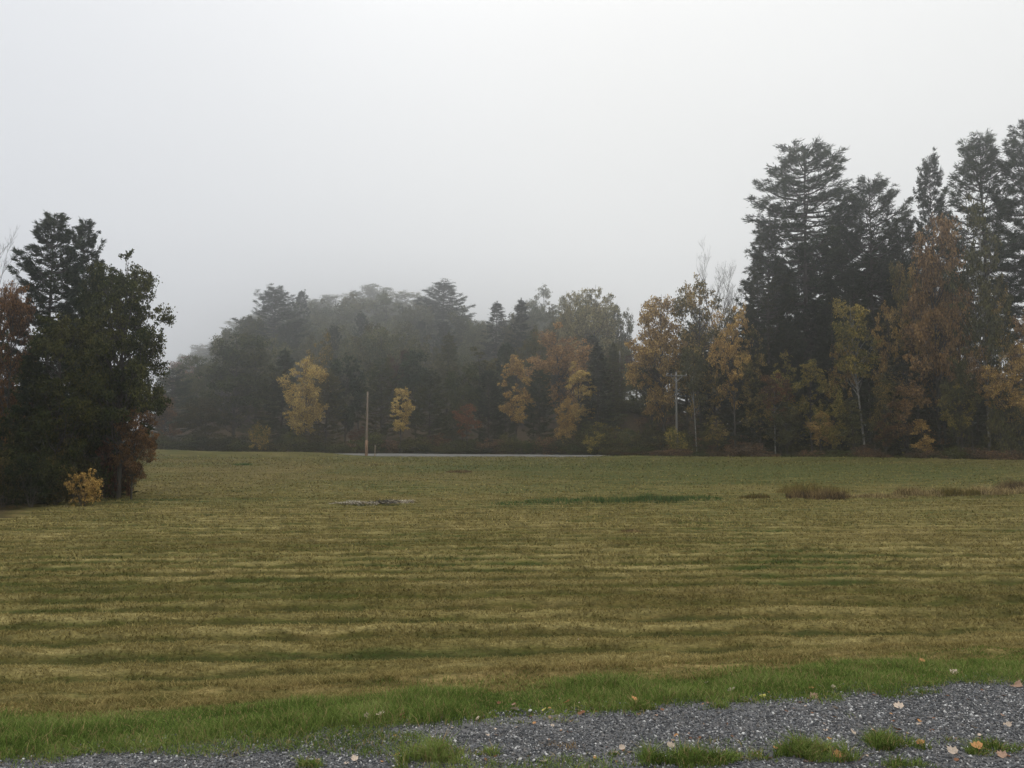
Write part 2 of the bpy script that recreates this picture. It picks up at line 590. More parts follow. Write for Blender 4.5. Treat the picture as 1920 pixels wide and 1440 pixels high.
def broadleaf(seed, H, W, cbot, nl, nleaf, ls, bark=None, lean=0., lump=.34, top=1., egg=0., gap=.0, stems=1, thin=1.):
    """crown of leafy boughs round a branching trunk; egg>0 widens the crown low down"""
    rng = np.random.default_rng(seed)
    tb, cb = MB(), MB()
    P = trunk_line(H * .93, rng, lean, .016)
    base = .0125 * H * thin
    if stems == 1:
        tube(tb, P, base * (1.05 - np.linspace(0, 1, len(P)) * .95), 8)
    else:
        for s in range(stems):
            a = s * 6.283 / stems + rng.random()
            tip = np.array([math.cos(a) * W * .6, math.sin(a) * W * .6, H * rng.uniform(.6, .95)])
            limb(tb, np.array([math.cos(a) * W * .06, math.sin(a) * W * .06, 0]), tip, base * .7, rng, 5, -.1)
    zc, hz = H * (cbot + 1) / 2, H * (1 - cbot) / 2
    cen, rr = [], []
    tries = 0
    while len(cen) < nl and tries < nl * 40:
        tries += 1
        d = norm(rng.normal(size=3))
        r = rng.uniform(.15, .86) ** .6
        p = d * r
        zz = p[2]
        wz = W * (1 - egg * zz * .6)
        q = np.array([p[0] * wz, p[1] * wz, zc + zz * hz])
        R = W * lump * rng.uniform(.62, 1.2)
        if cen and min(np.linalg.norm((np.array(cen) - q) / (1, 1, 1), axis=1)) < R * (.62 + gap):
            continue
        q[0] += np.interp(q[2], P[:, 2], P[:, 0])
        q[1] += np.interp(q[2], P[:, 2], P[:, 1])
        cen.append(q)
        rr.append(R)
    cen, rr = np.array(cen), np.array(rr)
    w = rr ** 2.2
    cnt = np.maximum(12, (nleaf * w / w.sum()).astype(int))
    Cs, Us = [], []
    for q, R, k in zip(cen, rr, cnt):
        if stems == 1:
            hz0 = max(.12 * H, min(q[2] - .10 * H - .35 * math.hypot(q[0], q[1]), P[-1, 2] * .96))
            A = np.array([np.interp(hz0, P[:, 2], P[:, 0]), np.interp(hz0, P[:, 2], P[:, 1]), hz0])
        else:
            A = np.array([q[0] * .15, q[1] * .15, q[2] * .3])
        limb(tb, A, q, base * .34 * (1 - .55 * q[2] / H) + .004 * H * .3, rng)
        # a bough: several twig ends with leaf sprays about them
        ns = max(4, int(k / 22))
        d = norm(rng.normal(size=(ns, 3)))
        d[:, 2] = d[:, 2] * .75 + .1
        sp = q + d * (R * rng.random(ns) ** .42)[:, None]
        if ns > 3:
            for s in sp[: min(6, ns)]:
                limb(tb, q - (q - A) * .12, s, base * .09 + .003, rng, 3)
        idx = rng.integers(0, ns, k)
        pts = sp[idx] + rng.normal(size=(k, 3)) * R * .19 * np.array([1, 1, .62])
        u = norm(pts - q) * .5 + rng.normal(size=(k, 3)) * .8
        u[:, 2] -= .25
        Cs.append(pts)
        Us.append(u)
    C, U = np.concatenate(Cs), np.concatenate(Us)
    n = len(C)
    keep = C[:, 2] > .02 * H
    C, U = C[keep], U[keep]
    n = len(C)
    cards(cb, C, U, ls * rng.uniform(.65, 1.35, n), ls * .72 * rng.uniform(.65, 1.25, n), rng, .14)
    return tb.mesh('trunk', bark or BARK, True), cb.mesh('crown', None)


def bare(seed, H, spread=.42, mat=None):
    rng = np.random.default_rng(seed)
    tb, cb = MB(), MB()

    def grow(A, D, L, r, lv):
        n = 5
        t = np.linspace(0, 1, n)
        bend = rng.normal(size=3) * .16
        bend[2] = abs(bend[2]) + .10
        P = A + (D * L) * t[:, None] + bend * L * (t ** 2)[:, None]
        tube(tb if lv < 2 else cb, P, r * (1 - .6 * t), 7 if lv == 0 else (4 if lv == 1 else 3), cap=False)
        if lv >= 4:
            return
        k = [13, 8, 6, 5][lv]
        for i in range(k):
            tt = rng.uniform(.38 if lv == 0 else .25, 1.0)
            j = min(n - 2, int(tt * (n - 1)))
            fr = tt * (n - 1) - j
            A2 = P[j] * (1 - fr) + P[j + 1] * fr
            az = rng.random() * 6.28
            s = np.array([math.cos(az), math.sin(az), rng.uniform(.0, .5)])
            D2 = norm(D * .62 + s * spread * 2.1)
            grow(A2, D2, L * rng.uniform(.36, .56) * (1.15 - .45 * tt), r * (.45 if lv == 0 else .66) * (1.1 - .5 * tt), lv + 1)
    grow(np.zeros(3), np.array([0, 0, 1.]), H * .70, H * .010, 0)
    top = max(v[:, 2].max() for v in cb.V + tb.V)
    for v in cb.V + tb.V:
        v[:, 2] *= H / top
    return tb.mesh('trunk', mat or TWIG, True), cb.mesh('crown', mat or TWIG)


# prototypes -------------------------------------------------------
PROTO = {}


def proto(key, H, W, meshes):
    PROTO[key] = (H, W, meshes)


for i in range(4):
    proto(f'pine{i}', 28, 4.9, conifer(100 + i, 28, 5.4, [.34, .30, .26, .40][i], tl=.48, tw=.065, dens=1.3))
proto('bigpine', 28, 4.6, conifer(140, 28, 4.6, .44, tl=.48, tw=.065, dome=1, dens=1.35, extra=((.80, 3.0, 5.0, .12), (.775, 3.25, 5.6, -.16), (.67, 3.1, 5.6, -.06), (.73, 2.8, 4.6, .0), (.86, 3.2, 4.9, .15), (.84, .2, 4.8, .3))))
for i in range(4):
    proto(f'spruce{i}', 20, 3.6, conifer(200 + i, 20, 4.4, .06, 'spruce', .40, .075, [1., .55, .8, 1.][i]))
for i in range(3):
    proto(f'fullpine{i}', 22, 4.3, conifer(250 + i, 22, 4.8, .08, 'pine', .42, .070))
for i in range(5):
    proto(f'broad{i}', 16, 4.7, broadleaf(300 + i, 16, 5.0, .14, 60, 17000, .25, lump=.25, gap=-.12, egg=[.1, -.1, .3, 0, .2][i]))
for i in range(3):
    proto(f'narrow{i}', 14, 2.8, broadleaf(330 + i, 14, 2.8, .22, 34, 8500, .24, lump=.33, egg=.35))
for i in range(3):
    proto(f'sparse{i}', 16, 4.2, broadleaf(350 + i, 16, 4.2, .28, 40, 8500, .24, lump=.27, gap=.2))
for i in range(3):
    proto(f'birch{i}', 14, 2.6, broadleaf(370 + i, 14, 2.6, .40, 26, 6500, .21, bark=BIRCH, lump=.34, gap=.15, lean=[.06, -.08, .03][i], thin=.75))
for i in range(4):
    proto(f'shrub{i}', 3, 1.9, broadleaf(400 + i, 3, 1.9, .0, 26, 3600, .16, lump=.36, stems=6))
for i in range(2):
    proto(f'bare{i}', 18, 4.5, bare(450 + i, 18))
proto('oak', 12.5, 3.6, broadleaf(509, 12.5, 3.3, .14, 150, 46000, .14, lump=.20, gap=-.28, egg=.12))
proto('oakb', 11, 3.4, broadleaf(502, 11, 3.4, .03, 80, 24000, .15, lump=.21, egg=.35))
proto('nearpine', 14, 2.7, conifer(510, 14, 2.7, .22, 'pine', .30, .045, 1.5))
proto('nearfill', 10, 2.8, conifer(511, 10, 2.8, .05, 'spruce', .24, .05, 1.5))


def plant(name, key, px, d, top, pal, label, cat='tree', group=None, half=None, bark=None, rz=None, z0=None, sx=None):
    """a tree at photo column px, d metres away, whose tip reaches photo row top; half = crown half-width in photo pixels"""
    H, W, (tm, cm) = PROTO[key]
    zt = height_at(top, d)
    x = across_at(px, d, zt * .6)
    zb = gz(x, d) - .05
    h = max(.5, zt - zb)
    k = h / H
    if half:
        kx = half / F * d / W
    else:
        kx = k * random.uniform(.9, 1.15)
    e = empty(name, (x, d, zb), label, cat, group, random.uniform(0, 6.28) if rz is None else rz)
    e.scale = (kx, kx, k)
    t = link('trunk', tm, e)
    c = link('crown', cm, e)
    if not key.startswith('bare'):
        if not cm.materials:
            cm.materials.append(LM[pal])
        c.material_slots[0].link = 'OBJECT'
        c.material_slots[0].material = LM[pal]
    if bark:
        t.material_slots[0].link = 'OBJECT'
        t.material_slots[0].material = bark
    return e


def dr(px, off):
    """distance that puts a tree `off` metres behind the far road, seen at photo column px"""
    d = 108.
    for _ in range(30):
        d = .5 * d + .5 * (float(road_y(np.array((px - 960) / F * d))) + off)
    return d


def T(name, key, px, off, top, pal, label, half=None, **k):
    return plant(name, key, px, dr(px, off), top, pal, label, half=half, **k)


# --- the wood behind the road, left and middle: trees that can be told apart
T('maple_tree', 'broad0', 352, 90, 662, 'russet', 'hazy russet broadleaf tree just right of the near left oak, low on the misty skyline', 48)
T('evergreen_tree', 'broad2', 440, 16, 616, 'leafgreen', 'big rounded dark green tree at the left shoulder of the far wood', 80)
T('pine_tree', 'pine0', 512, 95, 534, 'pine', 'misty pine with bare spreading side branches rising at the left of the wooded skyline', 56)
T('spruce_tree', 'fullpine2', 563, 130, 541, 'pine', 'small misty spruce tip poking up right of the spreading skyline pine', 22)
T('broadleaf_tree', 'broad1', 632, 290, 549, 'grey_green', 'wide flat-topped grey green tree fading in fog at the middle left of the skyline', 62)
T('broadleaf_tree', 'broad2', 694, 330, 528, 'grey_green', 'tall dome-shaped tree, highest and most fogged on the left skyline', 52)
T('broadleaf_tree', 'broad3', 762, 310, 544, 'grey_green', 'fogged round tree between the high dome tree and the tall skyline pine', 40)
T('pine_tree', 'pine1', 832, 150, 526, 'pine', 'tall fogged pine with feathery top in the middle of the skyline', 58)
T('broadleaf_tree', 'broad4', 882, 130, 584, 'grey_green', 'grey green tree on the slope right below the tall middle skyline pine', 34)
T('spruce_tree', 'spruce1', 930, 100, 563, 'spruce', 'thin open spruce with see-through tiers in the skyline gap', 46)
T('spruce_tree', 'spruce2', 978, 75, 556, 'spruce', 'dark pointed spruce just right of the thin open spruce', 42)
T('broadleaf_tree', 'sparse0', 1020, 170, 530, 'grey_green', 'misty round-headed tree left of the pale yellow birches', 36)
T('birch_tree', 'broad2', 1068, 62, 540, 'pale_yellow', 'pale yellow thin-leaved tree, left one of the tall pair on the skyline', 34)
T('birch_tree', 'broad4', 1117, 58, 515, 'pale_yellow', 'tallest pale yellow thin-leaved tree right of centre on the skyline', 50)
T('birch_tree', 'broad1', 1158, 66, 549, 'grey_green', 'thin greyish tree at the right edge of the pale skyline group', 28)
T('maple_tree', 'broad0', 1048, 22, 596, 'rust', 'large rust orange maple in the middle of the far wood', 58)
T('maple_tree', 'narrow0', 1084, 13, 668, 'gold', 'golden yellow tree in front of the large rust maple', 34)
T('maple_tree', 'narrow1', 967, 12, 664, 'amber', 'slim amber tree left of the golden and rust trees', 33)
T('maple_tree', 'broad3', 573, 9, 668, 'gold', 'broad golden tree on the left of the wood edge above the road', 44)
T('maple_tree', 'sparse1', 600, 24, 612, 'mixed', 'dull orange upper crown rising behind the broad golden tree', 30)
T('maple_tree', 'narrow2', 751, 6, 726, 'gold', 'small egg-shaped yellow tree right of the left utility pole', 27)
T('maple_tree', 'sparse2', 876, 6, 752, 'red', 'small red and orange maple in the dark gap at the wood edge', 28)
T('broadleaf_tree', 'broad4', 690, 60, 606, 'olive', 'olive green tree high above the left utility pole', 46)
T('maple_tree', 'broad1', 752, 36, 640, 'dull_red', 'dull reddish tree deep in the wood above the small yellow tree', 30)
T('maple_tree', 'sparse0', 1193, 30, 640, 'dull_red', 'pinkish red sapling in the gap beside the pale far pole', 22)
T('maple_tree', 'broad2', 385, 10, 742, 'thicket', 'low dark olive tree at the left end of the wood beside the oak', 52)
T('maple_tree', 'shrub1', 486, 5, 790, 'mixed', 'little yellowish bush at the foot of the dark left evergreens', 22)
T('maple_tree', 'sparse1', 672, 10, 798, 'dull_red', 'low reddish sapling left of the left utility pole foot', 18)
T('hemlock_tree', 'spruce3', 1120, 12, 640, 'hemlock', 'dark green conifer right of the golden tree', 38)
T('broadleaf_tree', 'narrow0', 900, 22, 640, 'olive', 'slender olive tree below the thin open spruce', 42)

# --- dark evergreens filling the front of the wood
for i, (px, off, top, half) in enumerate(((322, 22, 690, 46), (372, 34, 652, 40), (480, 24, 640, 44), (530, 18, 650, 46), (612, 14, 690, 38), (648, 18, 660, 40), (716, 20, 668, 40),
                                          (780, 22, 640, 42), (806, 12, 690, 36), (838, 28, 620, 44), (916, 14, 690, 32), (1000, 30, 610, 34), (1012, 14, 690, 32), (868, 18, 668, 34), (948, 26, 640, 30), (1150, 26, 640, 26))):
    T('evergreen_tree', ('fullpine1', 'broad1', 'fullpine2', 'spruce0', 'fullpine0', 'broad3')[i % 6], px, off, top, ('pine', 'leafgreen', 'grey_green', 'pine', 'olive', 'pine', 'leafgreen')[i % 7],
      'dark green tree standing in the front rows of the wood beyond the road', half, group='dark green trees in the far wood')

# --- fogged wood climbing the hillside
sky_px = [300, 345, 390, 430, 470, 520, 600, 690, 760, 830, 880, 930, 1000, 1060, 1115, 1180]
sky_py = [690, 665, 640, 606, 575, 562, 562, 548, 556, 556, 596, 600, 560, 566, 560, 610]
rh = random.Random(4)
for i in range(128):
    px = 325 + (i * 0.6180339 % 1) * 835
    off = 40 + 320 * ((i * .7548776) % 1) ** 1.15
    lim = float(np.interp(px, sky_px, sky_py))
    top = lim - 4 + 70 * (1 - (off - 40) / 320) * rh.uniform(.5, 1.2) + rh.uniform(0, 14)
    con = rh.random() < .28
    if con:
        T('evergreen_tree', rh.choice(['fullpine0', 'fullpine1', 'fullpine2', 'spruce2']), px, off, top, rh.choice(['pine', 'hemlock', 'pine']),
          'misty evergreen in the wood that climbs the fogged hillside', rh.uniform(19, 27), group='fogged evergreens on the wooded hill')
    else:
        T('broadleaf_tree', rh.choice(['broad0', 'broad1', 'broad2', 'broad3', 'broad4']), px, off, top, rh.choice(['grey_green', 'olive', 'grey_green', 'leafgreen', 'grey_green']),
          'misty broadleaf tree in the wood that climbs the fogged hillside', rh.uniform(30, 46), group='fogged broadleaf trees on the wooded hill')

# --- between the gap and the tall pines
T('maple_tree', 'broad1', 1244, 10, 530, 'amber', 'rounded orange and green tree at the right side of the skyline gap', 62)
T('maple_tree', 'broad3', 1312, 9, 512, 'mixed', 'large green and orange tree left of the bare grey treetop', 62)
T('bare_tree', 'bare0', 1364, 24, 446, None, 'bare grey leafless tree standing above the orange trees', 46)
T('maple_tree', 'sparse2', 1376, 3, 556, 'amber', 'orange sprays of leaves at the left foot of the tall pines', 42)
T('birch_tree', 'birch0', 1305, 4, 640, 'olive', 'slim leaning pale-stemmed birch right of the utility pole with crossarm', 24)
T('hemlock_tree', 'spruce1', 1340, 9, 640, 'hemlock', 'dark hemlock behind the slim leaning birch', 44)
T('broadleaf_tree', 'broad4', 1222, 14, 640, 'leafgreen', 'dark green tree below the orange crown near the gap', 40)
T('broadleaf_tree', 'broad0', 1288, 13, 600, 'thicket', 'dark thick tree behind the utility pole with crossarm', 42)
T('broadleaf_tree', 'shrub2', 1268, -1.2, 790, 'yellow_green', 'small yellow-topped bush at the foot of the pole with crossarm', 22)

# --- the tall stand on the right
T('pine_tree', 'bigpine', 1508, 9, 252, 'pine', 'tallest white pine with broad domed top and long left-hand branches', 92, rz=0)
T('pine_tree', 'pine3', 1632, 14, 326, 'pine', 'dense broad pine right behind the tallest white pine', 80)
T('pine_tree', 'fullpine1', 1588, 17, 352, 'pine', 'pine filling the space between the tallest pine and its neighbour', 60)
T('spruce_tree', 'fullpine2', 1440, 6, 420, 'hemlock', 'dark broad evergreen at the left edge of the tall stand', 62)
T('spruce_tree', 'fullpine0', 1748, 15, 272, 'spruce', 'narrow spire-topped spruce right of the dip in the tall stand', 44)
T('pine_tree', 'pine0', 1848, 10, 238, 'pine', 'tall pine with flat plumes and tufted top near the right edge', 80, rz=.8)
T('pine_tree', 'pine2', 1932, 14, 226, 'pine', 'tall pine cut off by the right edge of the photo', 70)
T('pine_tree', 'pine2', 2030, 12, 250, 'pine', 'tall pine outside the right edge of the view', 80)
T('maple_tree', 'broad2', 1752, 3.5, 388, 'rust', 'tall rusty orange tree in front of the spire-topped spruce', 62)
T('maple_tree', 'narrow2', 1718, 2.5, 560, 'rust', 'narrow orange brown column of leaves below the tall rusty tree', 36)
T('birch_tree', 'birch1', 1618, 2, 536, 'yellow_green', 'slim birch with yellow top in front of the dark pines', 46, rz=0)
T('birch_tree', 'sparse0', 1845, 2.5, 366, 'olive', 'tall forked white birch with thin olive leaves at the right', 60, bark=BIRCH)
T('maple_tree', 'narrow1', 1520, 1.5, 672, 'yellow_green', 'small yellow green tree at the foot of the tallest pine', 34)
T('maple_tree', 'sparse1', 1892, 1.5, 634, 'amber', 'orange leafy tree under the white birch at the right edge', 46)
T('birch_tree', 'birch2', 1452, 2, 688, 'russet', 'thin birch sapling with brownish leaves below the left edge of the tall stand', 30)
T('maple_tree', 'sparse2', 1930, 5, 560, 'rust', 'brown orange tree cut off by the right edge behind the orange leafy tree', 40)
T('hemlock_tree', 'spruce0', 1560, 4, 520, 'spruce', 'black green hemlock between the tallest pine trunk and the yellow-topped birch', 46)
for i, (px, off, top, half) in enumerate(((1408, 9, 560, 44), (1480, 5, 600, 44), (1664, 5, 560, 46), (1700, 10, 470, 46), (1600, 9, 480, 50), (1790, 12, 660, 50), (1850, 13, 690, 52), (1910, 12, 680, 44),
                                          (1540, 14, 430, 44), (1450, 16, 520, 44), (1380, 14, 610, 40), (1740, 8, 640, 40), (1960, 8, 600, 44), (1655, 20, 440, 46), (2040, 6, 560, 60), (1425, 22, 480, 50), (1500, 22, 430, 50), (1570, 24, 440, 50), (1640, 26, 470, 50), (1700, 24, 500, 46), (1420, 4, 640, 46), (1520, 8, 560, 50), (1630, 4, 640, 46), (1695, 3, 650, 44), (1770, 5, 700, 44), (1830, 5, 720, 44), (1900, 6, 730, 44), (1350, 18, 640, 44), (1470, 12, 500, 54), (1545, 6, 640, 46), (1985, 20, 520, 50))):
    T('evergreen_tree', ('spruce3', 'fullpine1', 'spruce1', 'fullpine0', 'spruce0')[i % 5], px, off, top, ('spruce', 'pine', 'hemlock')[i % 3],
      'dark evergreen crowded under the tall pines at the right', half, group='dark evergreens in the right stand')

for i in range(58):
    px = 1085 + (i * .6180339 % 1) * 260
    off = 4 + 32 * ((i * .7548776) % 1)
    d = dr(px, off)
    t_ = gz(across_at(px, d, 2), d) + rh.uniform(1.2, 3.0)
    top = 720 - F * ((t_ - CAMZ) * CP - d * SP) / (d * CP + (t_ - CAMZ) * SP)
    T('bush', f'shrub{i % 4}', px, off, top, rh.choice(['thicket', 'olive', 'leafgreen', 'bramble', 'olive']), 'dark bush on the open bank below the skyline gap', rh.uniform(24, 40), cat='bush', group='bushes on the dark bank')

T('maple_tree', 'sparse0', 1538, .5, 770, 'amber', 'low orange sapling below the small yellow green tree', 26)
T('maple_tree', 'narrow0', 1700, 1, 690, 'rust', 'low rusty sapling under the narrow orange brown column', 30)
T('maple_tree', 'sparse1', 1795, 1.5, 712, 'yellow_green', 'low yellow green sapling left of the white birch trunk', 30)
T('maple_tree', 'shrub0', 1880, .5, 742, 'olive', 'olive bush under the orange leafy tree', 34)
T('maple_tree', 'sparse2', 1425, 1.5, 730, 'mixed', 'low mixed orange sapling left of the thin birch sapling', 34)
T('maple_tree', 'narrow2', 1600, .8, 748, 'olive', 'low olive sapling left of the slim birch trunk', 28)
T('maple_tree', 'sparse0', 1660, .8, 770, 'russet', 'low brownish sapling right of the slim birch trunk', 26)
T('maple_tree', 'narrow1', 1725, .5, 785, 'amber', 'small orange sapling near the road under the tall rusty tree', 22)
T('maple_tree', 'sparse1', 1345, .5, 775, 'mixed', 'small orange and green sapling right of the small yellow-topped bush', 24)

T('maple_tree', 'broad3', 1062, 8, 742, 'amber', 'low amber sapling under the golden tree in the centre', 24)
T('maple_tree', 'broad2', 310, 14, 735, 'russet', 'low russet tree between the left oak and the dark evergreens', 34)
T('maple_tree', 'broad4', 1790, 6, 470, 'rust', 'rusty crown between the tall rusty tree and the white birch', 40)
T('maple_tree', 'broad1', 1690, 4.5, 450, 'mixed', 'orange green crown left of the tall rusty tree', 34)
T('maple_tree', 'broad0', 1908, 3, 690, 'mixed', 'low orange green tree at the right edge below the orange leafy tree', 36)

for i in range(9):
    px = 1146 + 78 * ((i * .6180339) % 1)
    T('broadleaf_tree', ('sparse0', 'sparse1', 'broad3')[i % 3], px, 32 + 5 * i, (660, 690, 640, 676, 655, 700, 668, 684, 650)[i], ('dull_red', 'grey_green', 'olive')[i % 3],
      'thin misty tree behind the dark bank in the skyline gap', 24, group='thin trees in the skyline gap')
for i in range(22):
    px = 1300 + (i * .6180339 % 1) * 640
    top = (600 if px < 1770 else 700) + 60 * ((i * .7548776) % 1)
    T('evergreen_tree', ('fullpine1', 'broad2', 'spruce3')[i % 3], px, 34 + 22 * ((i * .569) % 1), top, ('pine', 'hemlock', 'leafgreen')[i % 3],
      'dim green tree far back behind the right stand', 46, group='dim trees behind the right stand')

T('pine_tree', 'pine2', 1692, 16, 392, 'pine', 'shorter pine in the dip between the tall stand and the spire-topped spruce', 52)
T('maple_tree', 'broad3', 1560, 1.5, 700, 'yellow_green', 'yellow green leafy sapling at the foot of the tall stand, left of the slim birch', 30)
T('maple_tree', 'broad1', 1655, 1.8, 680, 'mixed', 'mixed yellow and green sapling right of the slim birch', 30)
T('maple_tree', 'broad4', 1475, 1.5, 740, 'olive', 'olive leafy sapling near the road below the tallest pine', 32)
T('maple_tree', 'broad0', 1800, 1.2, 640, 'olive', 'olive leafy tree left of the white birch trunk', 36)

for i, (px, off, top, half, pal_) in enumerate(((585, 150, 553, 44, 'grey_green'), (640, 140, 556, 48, 'grey_green'), (668, 170, 545, 40, 'olive'), (725, 160, 543, 46, 'grey_green'), (775, 140, 552, 44, 'grey_green'), (862, 120, 566, 40, 'leafgreen'),
        (905, 110, 590, 36, 'grey_green'), (955, 100, 580, 34, 'olive'), (1000, 110, 560, 38, 'grey_green'), (1045, 90, 556, 38, 'grey_green'), (545, 120, 560, 40, 'leafgreen'), (468, 70, 575, 46, 'leafgreen'), (415, 60, 612, 44, 'grey_green'), (1090, 80, 545, 40, 'pale_yellow'))):
    T('broadleaf_tree', f'broad{i % 5}', px, off, top, pal_, 'rounded misty crown in the closed canopy along the top of the far wood', half, group='rounded crowns along the wooded skyline')

for px, off, top, half, key, pal_, lb in ((1408, 3, 610, 32, 'sparse0', 'mixed', 'thin yellow and green sprays in front of the dark left edge of the tall stand'),
        (1462, 3.2, 650, 30, 'sparse1', 'yellow_green', 'thin yellow green leaves in front of the dark evergreens below the tallest pine'),
        (1576, 3, 620, 30, 'sparse2', 'amber', 'thin amber leaves left of the yellow-topped birch'),
        (1668, 3, 560, 32, 'sparse0', 'amber', 'thin amber leaves between the yellow-topped birch and the tall rusty tree'),
        (1728, 4, 480, 34, 'sparse1', 'amber', 'yellow orange sprays over the left side of the tall rusty tree'),
        (1870, 3.5, 520, 36, 'sparse2', 'mixed', 'thin green and orange leaves hanging right of the white birch trunk'),
        (1818, 2.5, 590, 30, 'sparse1', 'rust', 'thin rusty leaves just left of the white birch fork')):
    T('maple_tree', key, px, off, top, pal_, lb, half)

# --- undergrowth along the far road
ru = random.Random(9)
for i in range(100):
    px = 1110 + (i * .6180339 % 1) * 900
    q = (i * .7548776) % 1
    off = (-5.6 + 1.6 * q if i % 2 else 4 + 6 * q) if px > 1150 else 4 + 12 * q
    d = dr(px, off)
    low = off < 2
    hgt = ru.uniform(.5, 1.3) if low and px < 1330 else ru.uniform(.8, 2.2) if low else ru.uniform(1.8, 4.8)
    z = gz(across_at(px, d, 0), d)
    t = z + hgt
    top = 720 - F * ((t - CAMZ) * CP - d * SP) / (d * CP + (t - CAMZ) * SP)
    pal = ru.choice(['bramble', 'bramble', 'thicket', 'leafgreen'] if low else ['thicket', 'leafgreen', 'yellow_green', 'olive', 'russet', 'thicket'])
    if low:
        T('bramble_bush', f'shrub{i % 4}', px, off, top, pal, 'low brownish bramble bush along the road edge below the right trees', ru.uniform(20, 40), cat='bush', group='bramble bushes along the road')
    else:
        T('bush', f'shrub{i % 4}', px, off, top, pal, 'leafy bush in the undergrowth at the foot of the right wood', ru.uniform(20, 38), cat='bush', group='undergrowth bushes below the right wood')
for i in range(46):
    px = 285 + (i * .6180339 % 1) * 860
    off = 4.5 + 5 * ((i * .7548776) % 1)
    d = dr(px, off)
    hgt = ru.uniform(1.2, 3.2)
    t = gz(across_at(px, d, 0), d) + hgt
    top = 720 - F * ((t - CAMZ) * CP - d * SP) / (d * CP + (t - CAMZ) * SP)
    T('bush', f'shrub{i % 4}', px, off, top, ru.choice(['thicket', 'thicket', 'leafgreen', 'bramble', 'olive'] if px > 640 else ['thicket', 'hemlock', 'leafgreen']), 'dark bush in the undergrowth along the front of the far wood', ru.uniform(22, 40), cat='bush', group='undergrowth bushes below the far wood')

# --- near group on the left edge of the field
plant('oak_tree', 'oak', 232, 43, 458, 'oak', 'big dark green oak at the left edge of the field', half=98)
plant('pine_tree', 'nearpine', 92, 50, 392, 'pine', 'ragged pine rising behind the oak at the far left', half=78)
plant('pine_tree', 'nearpine', 152, 53, 404, 'pine', 'second top of dark pine leaning out right of the ragged pine', half=50)
plant('oak_tree', 'oakb', 118, 41, 566, 'oak', 'dark leafy tree in front of the ragged pine, left of the big oak', half=92)
plant('maple_tree', 'oakb', 18, 42, 500, 'russet', 'brownish red tree at the left edge of the photo', half=56)
plant('bare_tree', 'bare1', -6, 56, 412, None, 'bare twiggy treetop at the upper left edge', half=44)
plant('evergreen_tree', 'nearfill', 60, 40, 640, 'hemlock', 'dark evergreen low in the left group beside the edge', half=70)
plant('evergreen_tree', 'nearfill', 172, 46, 640, 'hemlock', 'dark evergreen filling the lower middle of the left group', half=70)
plant('evergreen_tree', 'nearfill', 205, 44.5, 780, 'hemlock', 'low evergreen with boughs sweeping over the grass right of the orange bush', half=56)
plant('maple_tree', 'broad1', 250, 42.5, 745, 'russet', 'small dull reddish brown maple under the right side of the big oak', half=42)
plant('maple_tree', 'shrub2', 222, 43.5, 800, 'dull_red', 'low dark red sapling left of the small dull red maple', half=40)
plant('bush', 'shrub1', 158, 38.5, 878, 'amber', 'small orange bush at the foot of the left trees', 'bush', half=30)
for i, (px, d, top, half, pal) in enumerate(((10, 37.5, 850, 44, 'thicket'), (62, 37.6, 838, 44, 'hemlock'), (108, 38.8, 842, 40, 'thicket'), (196, 43, 872, 26, 'leafgreen'), (140, 41, 820, 44, 'thicket'), (30, 40, 760, 50, 'thicket'), (90, 42, 740, 50, 'hemlock'))):
    plant('bush', f'shrub{i % 4}', px, d, top, pal, 'dark bush at the shadowy foot of the left trees', 'bush', 'dark bushes under the left trees', half=half)
for i, (px, d, top) in enumerate(((-120, 44, 480), (-260, 40, 500), (-200, 52, 430), (-420, 38, 520))):
    plant('oak_tree', 'oak' if i % 2 else 'oakb', px, d, top, 'oak', 'dark leafy tree of the left group beyond the photo edge', group='trees beyond the left edge')
plant('oak_tree', 'oakb', 186, 45.5, 462, 'oak', 'dark green tree joining the ragged pine to the big oak at the left', half=58)
for i, (x_, y_) in enumerate(((-44, 66), (-47, 78), (-49, 90), (-52, 101), (-56, 70), (-60, 96), (-62, 58), (-66, 82))):
    px = 960 + F * x_ / (y_ * CP)
    plant('broadleaf_tree', f'broad{i % 5}', px, y_, 720 - (620 - i % 3 * 25) * 0 - 20 + i % 3 * 22, ('thicket', 'leafgreen', 'russet')[i % 3], 'tree of the row along the left edge of the field behind the oak', group='trees along the left edge of the field', half=F * 4.6 / y_)



# ------------------------------------------------------------------ ground sheet
def ground_at(px, py):
    """where the line of sight through a photo pixel meets the ground"""
    t = (720 - py) / F
    dz = (SP + t * CP) / (CP - t * SP)
    d = np.linspace(2.5, 140, 6000)
    x = (px - 960) / F * (d * CP + d * dz * SP)
    hit = np.nonzero(CAMZ + d * dz <= zg(x, d, False))[0]
    i = hit[0] if len(hit) else -1
    return float(x[i]), float(d[i])


